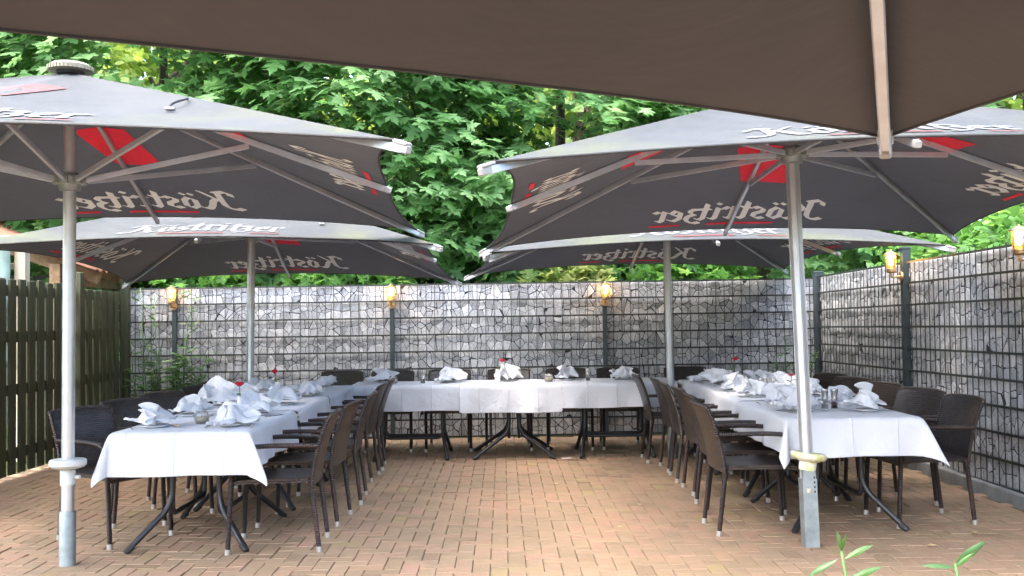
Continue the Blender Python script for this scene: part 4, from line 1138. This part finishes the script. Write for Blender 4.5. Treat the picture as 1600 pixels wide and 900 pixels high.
# ------------------------------------------------------------------ wall lanterns
def lantern(x, y, z, ang, label):
    """rosette at the origin on the post, arm runs along local -y"""
    r = empty('wall_lantern', (x, y, z), (0, 0, ang)); r.scale = (.8, .8, .8); tag(r, label, 'lantern', 'lit brass lanterns on the fence posts')
    m = MB(); prof = [(.0, -.02), (.052, -.018), (.055, -.006), (.055, .0)]
    m.lathe(prof, (0, 0, 0), 24); rt_ = Matrix.Rotation(pi / 2, 3, 'X'); m.v = [tuple(rt_ @ Vector((p[0], p[1], -p[2])) * 1) for p in m.v]; autosmooth(m.build('rosette', MT['brass'], r))
    m = MB(); m.tube(bend([(0, -.01, 0), (0, -.12, -.01), (0, -.12, .05)], 5, .05), .013, 10); autosmooth(m.build('arm', MT['brass'], r), 60)
    c = (0, -.12, 0)
    m = MB(); m.lathe([(.0, .035), (.04, .036), (.052, .05), (.050, .085), (.045, .09)], c, 24); autosmooth(m.build('lamp_base', MT['brass'], r))
    m = MB(); m.lathe([(.040, .085), (.047, .13), (.047, .22), (.042, .245)], c, 24); m.build('glass_shade', MT['lampglass'], r, smooth=True)
    m = MB()
    for k in range(8):
        a = k * pi / 4 + .2; m.tube([(c[0] + .046 * math.cos(a), c[1] + .046 * math.sin(a), .085), (c[0] + .055 * math.cos(a), c[1] + .055 * math.sin(a), .13), (c[0] + .055 * math.cos(a), c[1] + .055 * math.sin(a), .245)], .0032, 5)
    for zz in (.135, .165): m.tube([(c[0] + .056 * math.cos(2 * pi * q / 20), c[1] + .056 * math.sin(2 * pi * q / 20), zz) for q in range(21)], .003, 5)
    m.build('cage', MT['brass'], r)
    m = MB(); m.lathe([(.052, .240), (.085, .246), (.087, .252), (.045, .278), (.016, .292), (.012, .302), (.0, .306)], c, 28); autosmooth(m.build('lamp_roof', MT['brass'], r))
    m = MB(); m.lathe([(.0, .12), (.016, .13), (.024, .16), (.020, .19), (.010, .205), (.0, .207)], c, 14); m.build('bulb', MT['bulb'], r, smooth=True)
    ld = bpy.data.lights.new('lamp_light', 'POINT'); ld.energy = 0.7; ld.color = (1.0, .58, .22); ld.shadow_soft_size = .03
    lo = bpy.data.objects.new('lamp_light', ld); COL.objects.link(lo); lo.parent = r; lo.location = (0, -.12, .225)
for i, (px, zz) in enumerate([(-3.86, 1.58), (-1.305, 1.57), (1.205, 1.57)]):
    lantern(px, WALL_Y - .062, zz, 0, ['lit brass lantern at the left by the climbing plants', 'lit brass lantern in the middle of the back fence', 'lit brass lantern right of centre on the back fence'][i])
lantern(RX - .072, 9.30, 1.74, -pi / 2, 'lit brass lantern on the right stone fence, the farther one')
lantern(RX - .072, 6.98, 1.76, -pi / 2, 'lit brass lantern on the right stone fence, cut by the picture edge')

# ------------------------------------------------------------------ vegetation
def leaf_shape(kind):
    if kind == 'maple':
        o = [(0, 0), (.13, -.05), (.44, -.09), (.38, .06), (.22, .15), (.46, .27), (.62, .52), (.40, .50), (.17, .42), (.26, .64), (.13, .72), (.0, 1.02)]
        pts = o + [(-x, y) for x, y in o[-2:0:-1]]
        c = (0, .36); z = [(.10 * abs(x) + .14 * max(0, y - .4) ** 2) for x, y in pts]
        v = [(x, y - .0, -zz) for (x, y), zz in zip(pts, z)] + [(0, .32, .04)]
        n = len(pts); return np.array(v), [(i, (i + 1) % n, n) for i in range(n)]
    if kind == 'laurel':
        v = [(0, 0, 0), (.08, .25, -.02), (.105, .5, -.03), (.07, .78, -.06), (0, 1, -.12), (-.07, .78, -.06), (-.105, .5, -.03), (-.08, .25, -.02), (0, .25, .02), (0, .5, .02), (0, .78, -.02)]
        f = [(0, 1, 8), (1, 2, 9, 8), (2, 3, 10, 9), (3, 4, 10), (4, 5, 10), (5, 6, 9, 10), (6, 7, 8, 9), (7, 0, 8)]
        return np.array(v), [t for q in f for t in ((q,) if len(q) == 3 else ((q[0], q[1], q[2]), (q[0], q[2], q[3])))]
    v = [(0, 0, 0), (.28, .25, -.02), (.34, .55, -.04), (0, 1, -.1), (-.34, .55, -.04), (-.28, .25, -.02), (0, .5, .03)]
    return np.array(v), [(i, (i + 1) % 6, 6) for i in range(6)]
SHP = {k: leaf_shape(k) for k in ('maple', 'laurel', 'oval')}
def leaf_cloud(name, kind, pos, dirn, nrm, size, shade, mat, parent):
    """pos, tip direction, normal: (n,3) arrays"""
    V, Fc = SHP[kind]; Fc = np.array(Fc); n = len(pos)
    d = dirn / np.linalg.norm(dirn, axis=1, keepdims=True)
    s = np.cross(d, nrm); s /= np.linalg.norm(s, axis=1, keepdims=True) + 1e-9; u = np.cross(s, d)
    P = pos[:, None, :] + size[:, None, None] * (V[None, :, 0:1] * s[:, None, :] + V[None, :, 1:2] * d[:, None, :] + V[None, :, 2:3] * u[:, None, :])
    m = len(V); verts = P.reshape(-1, 3); faces = (Fc[None] + (np.arange(n) * m)[:, None, None]).reshape(-1, 3)
    me = bpy.data.meshes.new(name); me.vertices.add(len(verts)); me.vertices.foreach_set('co', verts.ravel().astype(np.float32))
    me.loops.add(len(faces) * 3); me.loops.foreach_set('vertex_index', faces.ravel().astype(np.int32))
    me.polygons.add(len(faces)); me.polygons.foreach_set('loop_start', (np.arange(len(faces)) * 3).astype(np.int32)); 
    me.update(calc_edges=True); me.materials.append(mat)
    a = me.attributes.new('shade', 'FLOAT', 'FACE'); a.data.foreach_set('value', np.repeat(np.clip(shade, 0, 1), len(Fc)).astype(np.float32))
    return link(name, me, parent)
def maple(name, label, x, y, h, crown_c, crown_r, n_clumps, per, lsize, mat, kind='maple', seed=0, zmin=1.2, face=0.6, group='trees behind the fence', trunk_r=.13, lit=0.0):
    rg = np.random.default_rng(seed); rd = random.Random(seed)
    y += 1.0; gz = max(0, (y - 14)) * .16 - .1
    root = empty(name, (x, y, gz)); tag(root, label, 'tree', group)
    C = np.array(crown_c); R = np.array(crown_r)
    m = MB(); tp = [Vector((0, 0, -.2)), Vector((rd.uniform(-.1, .1), 0, h * .3)), Vector((rd.uniform(-.25, .25), 0, h * .6)), Vector((C[0] - x, C[1] - y, h * .92))]
    m.tube(bend(tp, 4, 1.0), [trunk_r * (1 - .8 * i / 14) for i in range(12)], 9)
    cents = []
    tries = 0
    while len(cents) < n_clumps and tries < n_clumps * 20:
        tries += 1
        v = rg.normal(size=3); v /= np.linalg.norm(v); rr = rg.uniform(.5, 1.0) ** .6
        lump = 1 + .22 * mnoise.noise((v[0] * 2.2 + seed, v[1] * 2.2, v[2] * 2.2))
        p = C + R * v * rr * lump
        if p[2] < zmin or (p[1] > C[1] + R[1] * .5): continue
        if p[1] < 12.35 and kind == 'maple': continue
        cents.append((p, v))
    for q in range(9):
        p, v = cents[q * len(cents) // 9]; a = tp[1].lerp(tp[3], rd.uniform(.3, .9)); b = Vector(p) - Vector((x, y, gz))
        mid = (a + b) / 2 + Vector((0, 0, .25)); m.tube(bend([a, mid, b], 4, .6), [trunk_r * .26 * (1 - .85 * i / 7) for i in range(7)], 6)
    m.build('trunk', MT['bark'], root, smooth=True)
    pos, dr, nm, sz, sh = [], [], [], [], []
    for p, v in cents:
        out = v.copy(); out[2] *= .3; out /= np.linalg.norm(out) + 1e-6
        k = int(per * rg.uniform(.6, 1.4)); cr = rg.uniform(.30, .62)
        base = rg.uniform(.15, .85)
        a = rg.uniform(0, 2 * pi, k); r = cr * np.sqrt(rg.uniform(0, 1, k))
        off = np.stack([r * np.cos(a), r * np.sin(a), -.55 * (r / cr) ** 2 * cr + rg.normal(0, .07, k)], 1)
        off += out * .25 * (r / cr)[:, None]
        pos.append(p + off)
        radial = off.copy(); radial[:, 2] = 0; radial /= np.linalg.norm(radial, axis=1, keepdims=True) + 1e-6
        dd = radial * .8 + out * .5 + rg.normal(0, .35, (k, 3)); dd[:, 2] -= rg.uniform(.2, .9, k); dr.append(dd)
        nn = np.array([0, 0, 1.0]) + out * face + rg.normal(0, .33, (k, 3)); nm.append(nn)
        sz.append(lsize * rg.uniform(.45, 1.3, k)); sh.append(np.clip(base + lit + rg.normal(0, .16, k), 0, 1))
    P = np.concatenate(pos) - np.array([x, y, gz])
    leaf_cloud('crown', kind, P, np.concatenate(dr), np.concatenate(nm), np.concatenate(sz), np.concatenate(sh), mat, root)
    return root
ML, YL, BL = MT['leaf_maple'], MT['leaf_yellow'], MT['leaf_bright']
maple('maple_tree', 'large-leaved maple behind the left parasols, at the left edge', -5.6, 15.4, 8.5, (-5.2, 14.9, 4.4), (3.0, 2.3, 3.3), 330, 36, .205, ML, seed=1)
maple('maple_tree', 'large-leaved maple whose boughs hang between left parasol and centre', -2.1, 15.2, 8.8, (-2.0, 14.8, 4.5), (2.5, 2.2, 3.2), 330, 36, .205, ML, seed=2)
maple('maple_tree', 'dense maple filling the gap between the left and right parasols', 1.0, 15.7, 8.5, (.6, 15.2, 4.0), (2.2, 2.2, 3.2), 300, 34, .20, ML, seed=3)
maple('maple_tree', 'maple rising behind the front right parasol', 4.4, 15.6, 8.5, (4.2, 15.2, 4.2), (2.6, 2.3, 3.2), 280, 32, .20, ML, seed=4)
maple('maple_tree', 'tall maple beyond the corner of the stone fences', 8.2, 14.8, 8.5, (7.8, 14.4, 4.2), (2.6, 2.3, 3.2), 190, 32, .20, ML, seed=6)
maple('maple_tree', 'maple behind the timber shed roof', -9.0, 15.8, 8.5, (-8.6, 15.4, 4.4), (2.6, 2.3, 3.3), 190, 32, .20, ML, seed=7)
for i, (x, y) in enumerate([(-11, 21), (-6.5, 20.5), (-2.4, 21), (1.5, 20), (5.4, 21), (10, 20.5)]):
    maple('woodland_tree', ['yellow-green tree deep in the wood, far left', 'yellow-green tree deep in the wood behind the left maples', 'yellow-green tree deep in the wood left of the gap', 'yellow-green tree seen through the gap between the parasols', 'yellow-green tree deep in the wood behind the right parasol', 'yellow-green tree deep in the wood, far right'][i],
          x, y, 10, (x, y, 5.5), (3.2, 2.2, 4.6), 210, 30, .22, YL, 'oval', 20 + i, .8, .9, 'trees deep in the wood', .2, .1)
# dense far wood closing the view
rg = np.random.default_rng(5); n = 48000
P = np.stack([rg.uniform(-22, 22, n), rg.uniform(24, 28, n), rg.uniform(.5, 12, n)], 1)
o = leaf_cloud('far_wood', 'oval', P, rg.normal(0, 1, (n, 3)) + np.array([0, 0, -.8]), rg.normal(0, .6, (n, 3)) + np.array([0, -.8, .6]), rg.uniform(.28, .5, n), np.clip(rg.normal(.5, .25, n), 0, 1), YL, None)
tag(o, 'dark mass of woodland leaves far behind the maples', 'woodland', None, 'stuff')

def shrub(name, label, x, y, c, r, n, lsize, mat, kind, seed, group, z0=0.0, stems=7):
    rg = np.random.default_rng(seed); root = empty(name, (x, y, z0)); tag(root, label, 'shrub', group)
    C, R = np.array(c, float), np.array(r, float)
    m = MB()
    for q in range(stems):
        v = rg.normal(size=3); v /= np.linalg.norm(v); b = C + R * v * .75; b[2] = max(b[2], .3)
        m.tube([(rg.uniform(-.08, .08), rg.uniform(-.08, .08), -.02), tuple(b * np.array([.4, .4, .55])), tuple(b)], [.016, .011, .005], 6)
    m.build('stems', MT['bark'], root)
    k = n; v = rg.normal(size=(k, 3)); v /= np.linalg.norm(v, axis=1, keepdims=True)
    lump = np.array([1 + .3 * mnoise.noise((a[0] * 2.6 + seed, a[1] * 2.6, a[2] * 2.6)) for a in v])
    p = C + R * v * (rg.uniform(.35, 1, k) ** .5 * lump)[:, None]; p[:, 2] = np.maximum(p[:, 2], .04)
    dd = v * .7 + rg.normal(0, .5, (k, 3)); dd[:, 2] -= .25
    nn = v * .5 + np.array([0, 0, .9]) + rg.normal(0, .35, (k, 3))
    clump = np.array([.5 + .9 * mnoise.noise((a[0] * 3 + seed, a[1] * 3, a[2] * 3)) for a in p])
    leaf_cloud('foliage', kind, p, dd, nn, lsize * rg.uniform(.6, 1.25, k), np.clip(clump + rg.normal(0, .15, k), 0, 1), mat, root)
GRP = 'shrubs behind the stone fences'
shrub('shrub', 'bright green bush overtopping the stone fence near the right lanterns', 4.9, 8.6, (0, 0, 1.5), (.85, 1.5, 1.35), 2600, .13, BL, 'oval', 51, GRP)
shrub('shrub', 'bright green bush behind the right fence close to the corner', 5.0, 11.0, (0, 0, 1.45), (.9, 1.3, 1.25), 2400, .13, BL, 'oval', 52, GRP)
shrub('shrub', 'bright green bush behind the right fence at the picture edge', 4.9, 6.3, (0, 0, 1.6), (.8, 1.4, 1.5), 2200, .13, BL, 'oval', 53, GRP)
shrub('shrub', 'tall loose bush rising behind the right-hand bushes', 6.6, 9.6, (0, 0, 2.0), (1.2, 2.6, 2.2), 4200, .15, BL, 'oval', 54, GRP)
shrub('shrub', 'pale variegated bush peeping over the middle of the back fence', .9, 12.75, (0, 0, 1.42), (.75, .35, .72), 900, .17, MT['leaf_varieg'], 'maple', 55, GRP)
shrub('shrub', 'green bush behind the back fence right of the centre', 2.4, 12.9, (0, 0, 1.45), (1.0, .45, .85), 1300, .16, BL, 'maple', 56, GRP)
shrub('shrub', 'green bush behind the back fence left of the centre', -1.9, 12.9, (0, 0, 1.45), (1.1, .45, .75), 1300, .17, BL, 'maple', 57, GRP)
shrub('shrub', 'green bush behind the back fence at the left lantern', -3.9, 12.9, (0, 0, 1.4), (1.0, .45, .85), 1200, .17, BL, 'maple', 58, GRP)

def leafy_stems(name, label, x, y, stems, lsize, seed, cat='plant', group=None):
    rd = random.Random(seed); root = empty(name, (x, y, 0)); tag(root, label, cat, group)
    pos, dr, nm, sz, sh = [], [], [], [], []; m = MB()
    for (pts, leaves) in stems:
        pts = bend(pts, 4, .3); m.tube(pts, [.008 * (1 - .6 * i / len(pts)) for i in range(len(pts))], 6)
        L = len(pts)
        for q in range(leaves):
            t = .25 + .75 * (q + rd.random() * .6) / leaves; f = min(t, .999) * (L - 1); i = int(f); p = pts[i].lerp(pts[i + 1], f - i)
            a = rd.uniform(0, 6.28); d = Vector((math.cos(a), math.sin(a), rd.uniform(-.2, .7)))
            pos.append(p); dr.append(d); nm.append(Vector((rd.gauss(0, .3), -.3 + rd.gauss(0, .3), 1))); sz.append(lsize * rd.uniform(.7, 1.2)); sh.append(rd.uniform(.0, .75))
    m.build('stems', MT['stem'], root, smooth=True)
    leaf_cloud('foliage', 'laurel', np.array(pos), np.array(dr), np.array(nm), np.array(sz), np.array(sh), MT['leaf_laurel'], root)
rd = random.Random(9)
leafy_stems('laurel_plant', 'thin leafy laurel stems climbing the stone fence left of the lantern', -4.05, 11.80,
            [([(-.05, 0, 0), (-.1, -.02, .7), (-.16, 0, 1.80)], 40), ([(0, 0, 0), (.05, -.04, .6), (-.0, 0, 1.72)], 44), ([(.02, 0, 0), (-.2, -.05, .5), (-.28, 0, 1.2)], 30), ([(.06, 0, 0), (.0, -.05, .5), (.06, -.02, 1.1)], 34)], .15, 3)
leafy_stems('laurel_plant', 'thicker laurel plant in front of the left lantern post', -3.72, 11.78,
            [([(0, 0, 0), (.02, -.03, .7), (.1, 0, 1.78)], 60), ([(.03, 0, 0), (-.08, -.05, .6), (-.05, 0, 1.15)], 48), ([(-.02, 0, 0), (.14, -.05, .5), (.30, 0, 1.05)], 40), ([(0, 0, 0), (.1, -.08, .4), (.2, -.05, .75)], 36), ([(0, 0, 0), (-.02, -.08, .4), (-.02, -.05, .9)], 60)], .17, 4)
leafy_stems('dark_plant', 'dark feathery plant in the back right corner of the patio', 3.35, 11.72,
            [([(0, 0, 0), (-.05 + .1 * math.cos(q * 2.4), .1 * math.sin(q) - .05, .5), (.30 * math.cos(q * 2.4), -.05 + .08 * math.sin(q * 2.4), .78 + .42 * rd.random())], 30) for q in range(8)], .11, 5)
# laurel sprigs close to the camera at the bottom edge
def sprig(label, x, y, leaves, top, seed):
    root = empty('laurel_sprig', (x, y, 0)); tag(root, label, 'plant', 'laurel sprigs in the foreground')
    m = MB(); m.tube(bend([(.02, -.05, 0), (.04, -.03, top * .6), (0, 0, top)], 5, .3), [.007 - .004 * i / 8 for i in range(8)], 7); m.build('stem', MT['stem'], root, smooth=True)
    pos, dr, nm, sz, sh = zip(*leaves)
    leaf_cloud('foliage', 'laurel', np.array(pos, float), np.array(dr, float), np.array(nm, float), np.array(sz, float) * .86, np.array(sh, float) * .55, MT['leaf_laurel'], root)
T = .785
sprig('laurel sprig with glossy leaves at the bottom edge, before the fluted pole', .86, 2.60, [
    ((0, 0, T), (-.15, 0, .9), (0, -1, .4), .06, .9), ((0, 0, T), (.2, -.1, .7), (.3, -1, .3), .055, .8),
    ((-.01, 0, T - .02), (-.85, .1, -.45), (-.2, -.6, .8), .105, .45), ((.005, 0, T - .02), (.85, 0, .45), (0, -.6, .8), .10, .85),
    ((.01, 0, T - .075), (.9, -.1, .42), (-.2, -.7, .7), .115, .75), ((.015, 0, T - .085), (-.95, 0, .12), (0, -.4, 1), .095, .7),
    ((.02, 0, T - .10), (-.8, -.1, -.25), (0, -.5, 1), .09, .5), ((.02, 0, T - .10), (.8, 0, .12), (0, -.5, 1), .09, .4), ((.02, 0, T - .11), (.5, -.4, .2), (0, -.6, 1), .08, .7), ((.02, 0, T - .14), (-.6, -.4, .1), (0, -.5, 1), .1, .6)], T, 1)
sprig('laurel sprig whose single leaf pokes in at the lower right', 1.16, 2.62, [
    ((0, 0, T - .04), (.75, 0, .50), (.5, -.6, .5), .12, .35), ((0, 0, T - .05), (.5, -.2, .5), (0, -.7, .6), .07, .9), ((0, 0, T - .05), (-.9, 0, .12), (0, -.6, 1), .10, .3), ((0, 0, T - .1), (.8, 0, .1), (0, -.5, 1), .1, .5)], T - .04, 2)

# fallen leaves and scraps on the paving
FL = [(-.86, 9.42, 'by the far aisle chairs of the left row'), (.14, 8.9, 'in the middle of the aisle'), (.42, 8.5, 'in the aisle towards the right chairs'), (.62, 7.05, 'level with the near right chairs'),
      (.74, 6.72, 'left of the nearest right aisle chair'), (-.35, 8.7, 'in the aisle towards the left chairs'), (-3.25, 6.35, 'left of the round pole'), (2.55, 6.05, 'right of the fluted pole'),
      (1.0, 7.5, 'beside the second right aisle chair'), (1.3, 5.95, 'left of the fluted pole'), (-.5, 10.0, 'before the left table of the back row'), (2.95, 6.4, 'in front of the near right outer chair')]
V, Fc = SHP['maple']
for i, (x, y, where) in enumerate(FL):
    m = MB(); s = random.uniform(.022, .045); m.add([(p[0] * s, p[1] * s, .004 + abs(p[2]) * s * 1.5) for p in V], Fc)
    o = m.build('fallen_leaf', MT['dry_leaf'], None, loc=(x, y, .004)); o.rotation_euler = (0, 0, random.uniform(0, 6.28))
    tag(o, f'small dry leaf on the paving, {where}', 'leaf', 'dry leaves on the paving')
m = MB(); m.add([(-.06, -.02, .004), (.02, -.03, .009), (.07, 0, .005), (.03, .03, .010), (-.05, .025, .006)], [(0, 1, 2, 3, 4)])
o = m.build('paper_scrap', MT['paper'], None, loc=(.62, 10.0, .004)); tag(o, 'scrap of white paper under a table foot in the middle', 'paper')
